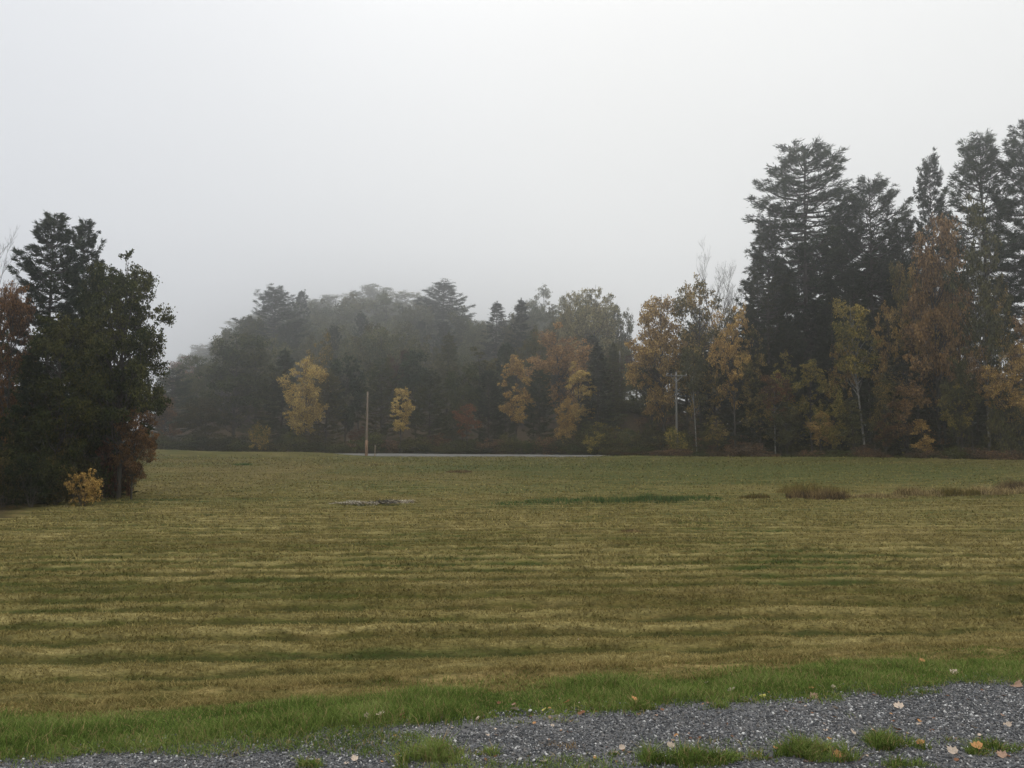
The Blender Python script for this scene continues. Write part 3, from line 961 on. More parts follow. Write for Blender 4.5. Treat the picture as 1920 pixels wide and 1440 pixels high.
# places where the regrowth is greener (+) or the ground browner (-)
PATCHES = []
for px, py, rx, ry, k in ((1200, 886, 300, 20, 1.), (1550, 880, 300, 14, .9), (1000, 874, 160, 8, .6), (800, 1056, 130, 13, .8), (480, 1100, 170, 13, .9), (1430, 1000, 80, 20, .8), (1540, 1050, 80, 18, .8),
                          (120, 1165, 160, 10, .8), (150, 1242, 130, 12, .9), (720, 1232, 200, 9, .7), (1180, 938, 190, 7, .9), (420, 942, 200, 7, .7), (1000, 1180, 160, 12, .5), (700, 905, 120, 8, .4),
                          (430, 888, 170, 16, -.7), (600, 880, 120, 8, -.4), (1750, 1010, 200, 26, -.7), (1000, 1284, 220, 16, -.8), (300, 1286, 320, 18, -.6), (900, 985, 120, 10, -.7), (600, 1010, 140, 12, -.6), (1650, 1100, 200, 14, -.5), (1250, 1120, 160, 12, -.4), (870, 890, 80, 8, -.6), (200, 920, 80, 10, -.6)):
    x, d = ground_at(px, py)
    _, d2 = ground_at(px, py - ry)
    PATCHES.append((x, d, rx / F * d, max(.3, d2 - d), k))


TRACKS = [(ground_at(1320, 962), ground_at(1600, 1105), .55, .9), (ground_at(1250, 962), ground_at(1480, 1105), .5, .6), (ground_at(380, 908), ground_at(640, 914), .8, -.8), (ground_at(640, 916), ground_at(820, 950), .6, -.7)]


def patch(x, y):
    v = np.zeros_like(x)
    wx = x + 3.0 * (fbm(x * .25, y * .25, 81, 3) - .5) * np.clip(y / 20, .3, 2)
    wy = y + 2.2 * (fbm(x * .35, y * .5, 82, 3) - .5) * np.clip(y / 20, .3, 2)
    for cx, cy, sx, sy, k in PATCHES:
        v = v + k * np.exp(-((wx - cx) / sx) ** 2 - ((wy - cy) / sy) ** 2)
    for (ax, ay), (bx, by), wd, k in TRACKS:                       # old wheel tracks
        ux, uy = bx - ax, by - ay
        t = np.clip(((x - ax) * ux + (y - ay) * uy) / (ux * ux + uy * uy), 0, 1)
        dd = np.hypot(x - ax - t * ux + .5 * (fbm(x * .4, y * .4, 83, 2) - .5), y - ay - t * uy)
        v = v + k * np.exp(-(dd / wd) ** 2) * (.4 + 1.2 * fbm(x * .5, y * .5, 84, 3))
    return np.clip(v, -1, 1)


def ground():
    nx, ny = 380, 860
    t = np.linspace(-1, 1, nx)
    xs = 6 * np.sinh(t * math.asinh(300 / 6))
    u = np.linspace(-math.asinh(46 / 8), math.asinh(545 / 8), ny)
    ys = 6 + 8 * np.sinh(u)
    X, Y = np.meshgrid(xs, ys)
    x, y = X.ravel(), Y.ravel()
    z = zg(x, y)
    s = y - (4.55 + .19 * np.clip(x, -60, 60))
    V = np.stack([x, y, z], 1)
    i = np.arange(ny - 1)[:, None] * nx + np.arange(nx - 1)[None, :]
    Q = np.stack([i, i + 1, i + nx + 1, i + nx], -1).reshape(-1, 4)
    mb = MB().add(V, Q)
    me = mb.mesh('ground', ground_material(), True)
    at = me.color_attributes.new('zone', 'FLOAT_COLOR', 'POINT')
    ver = 1 - sstep(.55, 1.15, s + .5 * (fbm(x * .8, y * .8, 61, 3) - .5))
    wl = np.maximum(sstep(5.2, 7.5, y - road_y(x) + 1.5 * (fbm(x * .3, y * .3, 62, 3) - .5)),
                    sstep(0, 2.5, left_margin(x, y)) * (y > 20) * (y < 120))
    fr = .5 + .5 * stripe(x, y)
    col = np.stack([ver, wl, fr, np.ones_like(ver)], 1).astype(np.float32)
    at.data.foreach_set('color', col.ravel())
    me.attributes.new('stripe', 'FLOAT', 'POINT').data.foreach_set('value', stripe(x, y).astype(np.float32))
    pt = me.attributes.new('patch', 'FLOAT', 'POINT')
    pt.data.foreach_set('value', patch(x, y).astype(np.float32))
    tag(link('ground', me), kind='structure')


def left_margin(x, y):          # > 0 under the trees on the left edge of the field
    return -x - (.475 * y + 4.6 - .0006 * y * y) + 1.2 * (fbm(x * .3, y * .3, 71, 3) - .5) + (y < 33) * (33 - y) * -1.2


ground()

# gravel drive: sheet of packed fines and the loose crushed stone on it
def drive():
    nx, ny = 260, 40
    xs = np.linspace(-40, 40, nx)
    v = np.linspace(0, 1, ny)
    X = np.repeat(xs[None, :], ny, 0)
    E = edge_y(X)
    Y = E - (E + 6 - .19 * X) * (1 - v[:, None]) ** 1.3
    Z = zg(X, Y) + .006
    i = np.arange(ny - 1)[:, None] * nx + np.arange(nx - 1)[None, :]
    Q = np.stack([i, i + 1, i + nx + 1, i + nx], -1).reshape(-1, 4)
    m, nt, out = new_mat('packed_gravel')
    pos = nd(nt, 'ShaderNodeNewGeometry').outputs['Position']
    n1 = noise(nt, pos, 3, 5)
    n2 = noise(nt, pos, 120, 2)
    c = mixc(nt, maprange(nt, n1, .35, .65), (.05, .05, .05), (.075, .07, .062))
    c = mixc(nt, maprange(nt, n2, .35, .7), c, (.16, .16, .165))
    b = nd(nt, 'ShaderNodeBsdfPrincipled', i_Roughness=.95)
    nt.links.new(c, b.inputs['Base Color'])
    bp = nd(nt, 'ShaderNodeBump', i_Strength=1., i_Distance=.01)
    nt.links.new(n2, bp.inputs['Height'])
    nt.links.new(bp.outputs[0], b.inputs['Normal'])
    nt.links.new(b.outputs[0], out.inputs[0])
    tag(link('gravel_drive', MB().add(np.stack([X, Y, Z], -1).reshape(-1, 3), Q).mesh('gravel_drive', m)), kind='structure')

    # stones
    rng = np.random.default_rng(3)
    N = 380000
    x = rng.uniform(-5, 6.5, N)
    y = rng.uniform(2.9, 6.0, N)
    s = edge_y(x) - y
    keep = (s > -.22) & (rng.random(N) < np.where(s < .25, .30 + np.clip(s, -.22, .25) * 1.6, 1.)) 
    keep &= fbm(x * 2.2, y * 2.2, 55, 3) + .30 * rng.random(N) > .40
    x, y = x[keep], y[keep]
    n = len(x)
    z = zg(x, y) + .008
    oct_v = np.array([[1, 0, 0], [-1, 0, 0], [0, 1, 0], [0, -1, 0], [0, 0, 1], [0, 0, -1]], float)
    oct_t = np.array([[0, 2, 4], [2, 1, 4], [1, 3, 4], [3, 0, 4], [2, 0, 5], [1, 2, 5], [3, 1, 5], [0, 3, 5]])
    sz = np.minimum(.0050 * np.exp(rng.normal(size=n) * .36), .0145)
    V = oct_v[None] * sz[:, None, None] * rng.uniform(.6, 1.3, (n, 1, 3)) * np.array([1, 1, .75])
    V = V + rng.normal(size=V.shape) * sz[:, None, None] * .22
    a = rng.random(n) * 6.28
    ca, sa = np.cos(a)[:, None], np.sin(a)[:, None]
    V = np.stack([V[..., 0] * ca - V[..., 1] * sa, V[..., 0] * sa + V[..., 1] * ca, V[..., 2]], -1)
    V = V + np.stack([x, y, z], 1)[:, None, :]
    T = (oct_t[None] + (np.arange(n) * 6)[:, None, None]).reshape(-1, 3)
    var = np.repeat(rng.random(n), 8)
    m, nt, out = new_mat('crushed_stone')
    at = nd(nt, 'ShaderNodeAttribute', attribute_name='var')
    r = nd(nt, 'ShaderNodeValToRGB')
    nt.links.new(at.outputs['Fac'], r.inputs[0])
    e = r.color_ramp.elements
    e[0].position, e[0].color = 0, (.030, .031, .033, 1)
    e[1].position, e[1].color = 1, (.58, .57, .55, 1)
    for p, c in ((.35, (.062, .065, .069, 1)), (.62, (.145, .150, .157, 1)), (.8, (.125, .112, .10, 1)), (.9, (.30, .30, .295, 1))):
        k = e.new(p)
        k.color = c
    b = nd(nt, 'ShaderNodeBsdfPrincipled', i_Roughness=.85)
    nt.links.new(r.outputs[0], b.inputs['Base Color'])
    nt.links.new(b.outputs[0], out.inputs[0])
    tag(link('gravel', MB().add(V.reshape(-1, 3), None, T, var).mesh('gravel', m)), 'loose crushed grey stone spread over the drive', 'gravel', kind='stuff')


drive()


# far road
def road():
    xs = np.linspace(-230, 150, 300)
    v = np.array([-1., -.96, 0, .96, 1.])
    off = v * 3.6
    X = np.repeat(xs[None, :], len(v), 0)
    Y = road_y(X) + off[:, None]
    Z = zg(X, Y, False) + .10 - np.array([.30, 0, -.03, 0, .3])[:, None]
    nx, ny = len(xs), len(v)
    i = np.arange(ny - 1)[:, None] * nx + np.arange(nx - 1)[None, :]
    Q = np.stack([i, i + 1, i + nx + 1, i + nx], -1).reshape(-1, 4)
    m = plain_mat('worn_road', (.10, .097, .09), (.15, .146, .135), .6, .9)
    tag(link('road', MB().add(np.stack([X, Y, Z], -1).reshape(-1, 3), Q).mesh('road', m, True)), kind='structure')


road()


# ------------------------------------------------------------------ grass
def blades(x, y, z, h, w, lean, rng, bend=.5):
    """bent two-segment grass blades"""
    n = len(x)
    a = rng.random(n) * 6.283
    D = np.stack([np.cos(a), np.sin(a), np.zeros(n)], 1)
    b = rng.random(n) * 6.283
    Wd = np.stack([np.cos(b), np.sin(b), np.zeros(n)], 1) * (w / 2)[:, None]
    B = np.stack([x, y, z], 1)
    up = np.array([0, 0, 1.])
    M = B + D * (lean * h * .35)[:, None] + up * (h * .62)[:, None] * (1 - .25 * lean[:, None])
    Tp = B + D * (lean * h * (1. + bend * .3))[:, None] + up * (h * (1 - .55 * lean * bend))[:, None]
    V = np.stack([B - Wd, B + Wd, M + Wd * .8, M - Wd * .8, Tp], 1).reshape(-1, 3)
    k = np.arange(n)[:, None] * 5
    Q = k + np.array([0, 1, 2, 3])
    T = k + np.array([3, 2, 4])
    return V, Q, T


VERGE = blade_material('green_grass_blades', True)
HAY = blade_material('mown_grass_blades', False)


def add_blades(mb, x, y, h, w, lean, rng, zoff=0., dry=None):
    V, Q, T = blades(x, y, zg(x, y) - .004 + zoff, h, w, lean, rng)
    r = rng.random(len(x)) if dry is None else np.clip(rng.random(len(x)) * .80 + .20 * dry, 0, 1)
    mb.add(V, Q, var=r)
    mb.T.append(T.astype(np.int32) + mb.n - len(V))
    mb.vt.append(r)


def verge():
    rng = np.random.default_rng(21)
    N = 380000
    x = rng.uniform(-6.5, 8.5, N)
    s = rng.uniform(-.16, 1.7, N)
    y = edge_y(x) + s
    wid = .66 + .40 * fbm(x * .9, x * 0, 13, 3) + .13 * (x - 1.5).clip(0, 5)
    ed = fbm(x * 5, y * 5, 77, 3)
    keep = (rng.random(N) < sstep(-.16, .10, s + .22 * (ed - .5)) * (1 - .93 * sstep(wid - .35, wid + .15, s + .3 * (ed - .5))))
    x, y, s = x[keep], y[keep], s[keep]
    n = len(x)
    tall = fbm(x * 1.6, y * 1.6, 41, 3)
    h = (.014 + .135 * tall ** 2.2) * rng.uniform(.5, 1.4, n) * (1 - .4 * sstep(.6, 1.4, s))
    mb = MB()
    add_blades(mb, x, y, h, rng.uniform(.0028, .0055, n), rng.uniform(.2, .95, n), rng)
    # thin sprigs that have come up through the stones
    N = 420000
    x = rng.uniform(-5, 6.5, N)
    y = edge_y(x) - rng.uniform(0, 1.7, N) ** 1.3
    keep = rng.random(N) < .55 * sstep(.56, .70, fbm(x * 1.3 + 9, y * 2.6, 91, 4) + .12 * np.exp(-(edge_y(x) - y) / .2))
    x, y = x[keep], y[keep]
    n = len(x)
    add_blades(mb, x, y, .045 * rng.uniform(.4, 1.3, n), rng.uniform(.0026, .0050, n), rng.uniform(.3, 1.2, n), rng)
    tag(link('verge_grass', mb.mesh('verge_grass', VERGE)), 'strip of green grass between gravel drive and mown field', 'grass', kind='stuff')


verge()


def hayfield():
    rng = np.random.default_rng(22)
    mb, pv, sv = MB(), [], []
    # (y0, y1, half-width factor, blades per m2, height, width)
    for y0, y1, den, h0, w0 in ((4.5, 8, 4200, .045, .006), (8, 12, 2500, .05, .009), (12, 18, 1150, .055, .014), (18, 28, 430, .065, .024), (28, 45, 140, .08, .042), (45, 75, 24, .10, .075), (75, 104, 9, .14, .12)):
        A = 0.5 * ((y0 + y1) * .72 + 6) * 2 * (y1 - y0)
        N = int(A * den)
        y = rng.uniform(y0, y1, N)
        x = rng.uniform(-1, 1, N) * (y * .70 + 3)
        s = y - (4.55 + .19 * x)
        r = rows(x, y)
        keep = (s > .75) & (rng.random(N) < .45 + .55 * r) & (left_margin(x, y) < .5) & (y < road_y(x) - 4)
        keep &= rng.random(N) < .45 + .55 * sstep(.34, .56, fbm(x * 2.2 / (1 + y0 * .06), y * 5 / (1 + y0 * .06), 43, 4))
        x, y, r = x[keep], y[keep], r[keep]
        n = len(x)
        clump = fbm(x * 2.2 / (1 + y0 * .06), y * 5 / (1 + y0 * .06), 43, 4)
        h = h0 * rng.uniform(.5, 1.4, n) * (.5 + .9 * clump) * (.65 + .5 * r)
        add_blades(mb, x, y, h, w0 * rng.uniform(.6, 1.3, n), rng.uniform(.5, 1.5, n), rng, dry=r)
        pv.append(patch(x, y))
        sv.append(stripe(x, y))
    me = mb.mesh('mown_grass', HAY)
    pv = np.concatenate(pv).astype(np.float32)
    sv = np.concatenate(sv).astype(np.float32)
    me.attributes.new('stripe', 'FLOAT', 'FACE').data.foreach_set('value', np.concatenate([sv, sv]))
    me.attributes.new('patch', 'FLOAT', 'FACE').data.foreach_set('value', np.concatenate([pv, pv]))
    tag(link('mown_grass', me), 'mown grass and dry hay stubble in rows across the field', 'grass', kind='stuff')


hayfield()

# ------------------------------------------------------------------ poles
POLEW = bark_mat('weathered_pole_wood', (.14, .105, .075), (.26, .20, .15), 5, .1)
POLEG = bark_mat('grey_pole_wood', (.10, .096, .088), (.17, .165, .155), 5, .1)
CERAM = plain_mat('grey_insulator', (.30, .30, .31), (.40, .40, .41), 5, .4)
ORNG = plain_mat('orange_guard', (.17, .10, .06), (.25, .15, .09), 3, .6)


def utility_pole(px, d, top, label, mat, arm, lean=0., r=.15, guard=False):
    zt = height_at(top, d)
    x = across_at(px, d, 0)
    zb = gz(x, d)
    h = zt - zb
    e = empty('utility_pole', (x, d, zb), label, 'utility pole')
    mb = MB()
    tube(mb, [(lean * h * t, 0, -.3 + (h + .3) * t) for t in np.linspace(0, 1, 8)], r * (1 - .35 * np.linspace(0, 1, 8)), 12)
    link('pole', mb.mesh('pole', mat, True), e)
    if arm:
        a = MB()
        L = arm / 2
        b = np.array([[sx * L, sy * .05 - .16, h - .55 + sz * .07] for sx in (-1, 1) for sy in (-1, 1) for sz in (-1, 1)])
        b[:, 0] += lean * h
        a.add(b, [[0, 1, 3, 2], [4, 6, 7, 5], [0, 4, 5, 1], [2, 3, 7, 6], [0, 2, 6, 4], [1, 5, 7, 3]])
        ao = link('crossarm', a.mesh('crossarm', mat), e)
        for sx in (-.92, -.5, .92):
            i = MB()
            tube(i, [(lean * h + sx * L, -.16, h - .48), (lean * h + sx * L, -.16, h - .40), (lean * h + sx * L, -.16, h - .34), (lean * h + sx * L, -.16, h - .26)], [.03, .07, .05, .06], 8)
            link('insulator', i.mesh('insulator', CERAM, True), ao)
        for sx in (-1, 1):
            br = MB()
            tube(br, [(lean * h, -.17, h - 1.3), (lean * h + sx * L * .55, -.17, h - .62)], [.025, .025], 5)
            link('brace', br.mesh('brace', CERAM), e)
    if guard:
        g = MB()
        tube(g, [(lean * h * t / h, -.02, t) for t in (.0, 1.0, 2.1)], [r * 1.12] * 3, 10)
        link('guard', g.mesh('guard', ORNG, True), e)
    return e


utility_pole(687, dr(687, -5.2), 734, 'brown wooden utility pole leaning slightly beside the road, left of the small yellow tree', POLEW, 0, .010, .17, True)
utility_pole(1269, dr(1269, -1), 697, 'grey utility pole with crossarm standing by the road right of centre', POLEG, 2.7, .004, .17)
utility_pole(1162, dr(1162, 27), 658, 'pale far pole standing on the dark bank in the skyline gap', POLEG, 0, .012, .17)
d = dr(703, -5)
x = across_at(703, d, -1)
e = empty('marker_post', (x, d, gz(x, d)), 'short wooden marker post just right of the leaning utility pole', 'post')
mb = MB()
tube(mb, [(0, 0, -.2), (0, 0, .6), (.01, 0, 1.45)], [.075, .07, .065], 8)
link('post', mb.mesh('post', POLEW, True), e)
mb = MB()
tube(mb, [(.01, 0, 1.45), (.01, 0, 1.53)], [.085, .06], 8)
link('post_cap', mb.mesh('post_cap', POLEG, True), e)


# ------------------------------------------------------------------ things out in the field
def gz_fast(x, d):
    return float(zg(np.array([x]), np.array([d]), False)[0])


def clump(name, px, py, wpx, h, mat, n, bw, label, cat, group=None, depth=.6, lean=(.1, .7), seed=0):
    rng = np.random.default_rng(900 + seed)
    x, d = ground_at(px, py)
    W = wpx / F * d / 2
    r = rng.random(n) ** .5 * np.where((rng.random(n) < .25) & (name == 'rush_patch'), 1.35, 1.)
    a = rng.random(n) * 6.283
    lx, ly = r * W * np.cos(a), r * W * depth * np.sin(a)
    if 'tuft' in name:
        kp = fbm(lx * 7 + seed, ly * 11, seed, 3) + .30 * (1 - r) > .60 + .10 * rng.random(n)
        lx, ly, r = lx[kp], ly[kp], r[kp]
        n = len(lx)
    lx = lx + .25 * W * (fbm(lx * 2 / W, ly * 2 / W, seed, 2) - .5)
    zz = zg(x + lx, d + ly) - gz(x, d) - .01
    hh = h * rng.uniform(.35, 1.15, n) * np.clip(1 - .45 * r ** 2, .2, 1) * (.45 + 1.0 * fbm(lx * 3 / W + 7, ly * 3 / W, seed + 3, 2))
    if 'tuft' in name:
        hh = hh * 1.25 * (.5 + fbm(lx * 14, ly * 14, seed, 2))
    V, Q, Tt = blades(lx, ly, zz, hh, bw * rng.uniform(.6, 1.3, n), rng.uniform(*lean, n), rng)
    v = rng.random(n)
    mb = MB().add(V, Q, var=v)
    mb.T.append(Tt.astype(np.int32))
    mb.vt.append(v)
    return tag(link(name, mb.mesh(name, mat), None, (x, d, gz(x, d))), label, cat, group)


RUSH = leaf_mat('rush_leaves', (.040, .085, .028), (.070, .120, .040), (.105, .135, .045), 1.5)
WEED = leaf_mat('dry_weeds', (.19, .14, .065), (.31, .235, .11), (.42, .33, .16), 1.5)
BROWNW = leaf_mat('brown_dead_weeds', (.085, .060, .034), (.155, .108, .056), (.25, .18, .085), 1.5)
GOLDW = leaf_mat('golden_weeds', (.095, .080, .024), (.135, .108, .032), (.180, .135, .05), 1.5)
STRAW = leaf_mat('bleached_straw', (.28, .24, .17), (.42, .37, .29), (.52, .48, .40), 1.5)
TUFT = VERGE

for i, (px, py, w, h, n) in enumerate(((960, 948, 90, .16, 800), (1040, 944, 120, .26, 1400), (1140, 942, 140, .34, 1800), (1230, 940, 120, .46, 1700), (1310, 938, 90, .30, 1000))):
    clump('rush_patch', px, py, w, h, RUSH, int(n * .7), .030, 'patch of dark green rushes in the wet strip across the middle of the field', 'rushes', 'rush patches in the wet strip', .8, seed=i)['kind'] = 'stuff'
clump('weed_clump', 1520, 926, 140, .8, GOLDW, 900, .03, 'tall golden weeds standing behind the brown weed mound', 'weeds', seed=20)
clump('weed_clump', 1535, 936, 120, .62, BROWNW, 1500, .035, 'low mound of dark brown dead weeds right of centre in the field', 'weeds', seed=21)
for i, (px, py, w, h, n, m) in enumerate(((1650, 935, 110, .34, 700, WEED), (1722, 930, 100, .55, 900, WEED), (1790, 930, 90, .58, 800, GOLDW), (1850, 928, 110, .62, 1000, WEED), (1905, 922, 80, .80, 900, BROWNW), (1960, 926, 110, .7, 900, WEED), (1415, 936, 60, .4, 400, GOLDW))):
    clump('weed_clump', px, py, w, h, m, int(n * 1.8), .028, ('short straw coloured weeds right of the brown mound', 'tan standing weeds, second clump right of the brown mound', 'golden brown weeds between the two tan clumps at the right',
          'tall tan weeds near the right edge of the field', 'tall dark brown weeds at the right edge of the field', 'tan weeds beyond the right edge', 'small golden weed clump left of the brown mound')[i], 'weeds', seed=30 + i)
clump('straw_patch', 672, 946, 115, .22, STRAW, 900, .06, 'flattened patch of bleached straw left of the brush pile', 'straw', depth=.5, lean=(1., 1.7), seed=50)
clump('straw_patch', 752, 944, 60, .24, STRAW, 360, .06, 'small whitish patch of straw right of the brush pile', 'straw', depth=.5, lean=(1., 1.7), seed=51)
# brush pile of dark sticks
x, d = ground_at(722, 948)
rng = np.random.default_rng(77)
e = empty('brush_pile', (x, d, gz(x, d)), 'small dark pile of sticks lying in the middle of the field', 'brush pile')
for nm, n, rr in (('sticks', 26, .012), ('branch', 3, .028)):
    for q in range(1 if nm == 'sticks' else n):
        mb = MB()
        for k in range(n if nm == 'sticks' else 1):
            c = np.array([rng.normal() * .32, rng.normal() * .2, .05 + .16 * rng.random()])
            D = norm(np.array([rng.normal(), rng.normal() * .6, rng.normal() * .35]))
            L = rng.uniform(.3, .75)
            P = np.array([c - D * L / 2, c + rng.normal(size=3) * .04, c + D * L / 2])
            P[:, 2] = np.maximum(P[:, 2], .01)
            tube(mb, P, [rr, rr * .8, rr * .4], 5)
        link(nm, mb.mesh(nm, BARK), e)
# a few straggling lumps of darker regrowth
for i, (px, py, w, h) in enumerate(((862, 886, 60, .28), (455, 872, 44, .25), (1180, 1000, 60, .12))):
    clump('weed_clump', px, py, w * .8, h, BROWNW if i != 1 else RUSH, 1300, .05, ('reddish brown weeds just in front of the road, left of centre', 'small green weed tuft near the far left end of the field', 'low brown tuft in the stubble right of centre')[i], 'weeds', seed=60 + i)

# ------------------------------------------------------------------ tufts in the gravel
DRYT = leaf_mat('dry_tuft', (.17, .10, .035), (.26, .165, .06), (.32, .22, .09), 4)
for i, (px, py, w, h, n, m, lb) in enumerate((
        (812, 1428, 190, .085, 2200, TUFT, 'large green grass tuft in the gravel at the bottom, left of centre'),
        (1052, 1404, 92, .03, 500, DRYT, 'dry orange tuft lying in the gravel at bottom centre'),
        (1188, 1332, 62, .06, 420, TUFT, 'small bright tuft by the grass edge, beside a pale leaf'),
        (1020, 1350, 120, .05, 700, TUFT, 'low wide tuft reaching from the verge into the gravel at centre'),
        (1342, 1330, 84, .05, 420, TUFT, 'thin sparse tuft in the gravel under the verge bulge'),
        (1250, 1434, 190, .085, 2000, TUFT, 'wide green tuft at the bottom edge right of centre'),
        (1395, 1428, 110, .05, 700, TUFT, 'thin tuft right of the wide bottom-edge tuft'),
        (1530, 1418, 130, .085, 1500, TUFT, 'bushy green tuft with a yellow leaf beside it'),
        (1706, 1405, 180, .075, 1800, TUFT, 'long green tuft above two pale leaves at lower right'),
        (1868, 1410, 120, .065, 1100, TUFT, 'green tuft at the lower right edge of the gravel'),
        (1668, 1304, 150, .05, 1200, TUFT, 'grassy tongue of the verge lying over the gravel at right'),
        (1700, 1440, 100, .05, 500, TUFT, 'small tuft at the bottom edge below the long tuft'),
        (580, 1440, 50, .06, 300, TUFT, 'little tuft at the bottom edge left of centre'))):
    clump('grass_tuft', px, py, w * 1.4, h, m, int(n * 2.4), .0048, lb, 'grass tuft', 'grass tufts in the gravel', .42, (.2, 1.0), seed=100 + i)

# ------------------------------------------------------------------ fallen leaves
LCOL = {'pale': leaf_mat('fallen_leaf_pale', (.42, .33, .25), (.52, .42, .33), (.60, .52, .44), 20, .1),
        'orange': leaf_mat('fallen_leaf_orange', (.34, .17, .07), (.46, .24, .10), (.52, .31, .15), 20, .1),
        'yellow': leaf_mat('fallen_leaf_yellow', (.40, .34, .08), (.48, .42, .12), (.50, .46, .2), 20, .1),
        'brown': leaf_mat('fallen_leaf_brown', (.13, .062, .035), (.20, .10, .06), (.26, .15, .09), 20, .1),
        'pink': leaf_mat('fallen_leaf_pink', (.28, .17, .12), (.36, .24, .17), (.44, .32, .24), 20, .1)}


def leaf_mesh(seed, mat):
    """lobed maple leaf, curled, with a stalk"""
    rng = np.random.default_rng(seed)
    lob = [(0, .95), (18, .72), (36, .84), (52, .62), (74, .82), (96, .66), (118, .66), (142, .50), (165, .44)]
    pts = [(math.radians(90 - a), r) for a, r in lob] + [(math.radians(-90), .22)] + [(math.radians(90 + a), r) for a, r in lob[:0:-1]]
    rim = np.array([[math.cos(a) * r * rng.uniform(.88, 1.1), math.sin(a) * r * rng.uniform(.88, 1.1), 0] for a, r in pts])
    mid = rim * .5
    V = np.concatenate([[[0, 0, 0]], mid, rim]) * .5
    cu, tw = rng.uniform(.25, .9), rng.uniform(-.5, .5)
    x, y = V[:, 0].copy(), V[:, 1].copy()
    V[:, 2] = cu * x * x * 1.3 + tw * x * y + rng.uniform(.1, .6) * y * y + .03 * np.sin(x * 14 + y * 9)
    n = len(rim)
    Tt = [[0, 1 + k, 1 + (k + 1) % n] for k in range(n)]
    Qq = [[1 + k, 1 + n + k, 1 + n + (k + 1) % n, 1 + (k + 1) % n] for k in range(n)]
    mb = MB()
    mb.add(V, Qq)
    mb.T.append(np.array(Tt, np.int32))
    mb.vt.append(np.full(len(Tt), .5))
    tube(mb, [(0, -.1, .0), (.02, -.4, .03), (.06, -.75, .02)], [.012, .010, .008], 4)
    return mb.mesh('fallen_leaf', mat)


LEAVES = {c: [leaf_mesh(hash_ + 7 * k, LCOL[c]) for k in range(3)] for hash_, c in enumerate(LCOL)}
rl = random.Random(8)
named = (
    (690, 1356, 30, 'pale', 'pale curled leaf at the grass edge, left one of a pair'), (713, 1351, 28, 'pale', 'pale upright leaf at the grass edge, right one of a pair'),
    (652, 1346, 22, 'orange', 'dull orange leaf in the verge grass left of the pale pair'), (752, 1352, 24, 'brown', 'brown leaf at the grass edge right of the pale pair'),
    (895, 1354, 22, 'pale', 'pale leaf alone on the gravel left of centre'), (966, 1334, 30, 'pale', 'whitish leaf at the gravel edge near the centre'),
    (1020, 1344, 20, 'yellow', 'yellow green leaf in the low tuft at centre'), (1062, 1328, 26, 'orange', 'tan leaf beside the low tuft at centre'), (1090, 1342, 30, 'brown', 'rusty brown leaf below the tan centre leaf'),
    (1190, 1323, 26, 'orange', 'light orange leaf on the small bright tuft'), (1322, 1286, 26, 'pale', 'pale pink leaf at the verge edge, upper one near the bulge'), (1370, 1301, 36, 'pale', 'large pale leaf at the left of the verge bulge'),
    (1430, 1309, 22, 'yellow', 'small yellow leaf under the verge bulge'), (1520, 1294, 30, 'orange', 'orange leaf at the right end of the verge bulge'), (1526, 1312, 30, 'pink', 'pink leaf just below the orange leaf of the bulge'),
    (1539, 1292, 20, 'pale', 'small white leaf right of the orange bulge leaf'), (1562, 1294, 20, 'pale', 'second small white leaf right of the orange bulge leaf'), (1566, 1333, 22, 'pale', 'white leaf in the middle of the gravel at right'),
    (1686, 1331, 34, 'pale', 'big white leaf on open gravel at right'), (1790, 1267, 32, 'pale', 'white leaf at the gravel edge near the right'), (1728, 1250, 24, 'orange', 'tan leaf in the verge grass at right'),
    (1738, 1289, 22, 'yellow', 'yellow leaf at the tip of the grassy tongue'), (1890, 1366, 26, 'pale', 'pale leaf on gravel near the right edge'), (1828, 1376, 22, 'pale', 'pale leaf above the long tuft at lower right'),
    (1788, 1423, 38, 'pale', 'wide pale leaf below the long tuft'), (1834, 1411, 40, 'orange', 'bright orange leaf below the long tuft'), (1726, 1405, 28, 'orange', 'orange tan leaf lying in the long tuft'),
    (1600, 1385, 24, 'pale', 'pale leaf between the bushy tuft and the open gravel'), (1550, 1419, 34, 'yellow', 'yellow leaf beside the bushy tuft'), (1572, 1430, 32, 'orange', 'tan leaf at the foot of the bushy tuft'),
    (1258, 1414, 28, 'pale', 'white leaf above the wide bottom-edge tuft'), (1165, 1417, 24, 'pale', 'white leaf left of the wide bottom-edge tuft'), (1456, 1416, 26, 'orange', 'tan leaf left of the bushy tuft'),
    (1020, 1434, 30, 'pale', 'white leaf at the bottom edge near the centre'), (665, 1436, 26, 'pale', 'pale leaf at the bottom edge left of the large tuft'), (1682, 1381, 34, 'brown', 'dark red brown leaf on the long tuft'),
    (1905, 1290, 40, 'pink', 'pinkish leaf at the right edge of the gravel'), (1880, 1424, 34, 'pink', 'pink brown leaf at the lower right corner'), (1085, 1206, 12, 'pale', 'tiny white leaf out in the mown field at centre'),
    (30, 1283, 12, 'pale', 'tiny white leaf in the hay at the far left'))
for px, py, w, c, lb in named:
    x, d = ground_at(px, py)
    k = w / F * d / 1.35
    o = link('fallen_leaf', rl.choice(LEAVES[c]), None, (x, d, gz(x, d) + .012 + (.02 if 'tuft' in lb or 'grass' in lb else 0)))
    o.scale = (k, k, k)
    o.rotation_euler = (rl.uniform(.1, .7), rl.uniform(-.4, .4), rl.uniform(0, 6.28))
    tag(o, lb, 'leaf', 'fallen leaves')
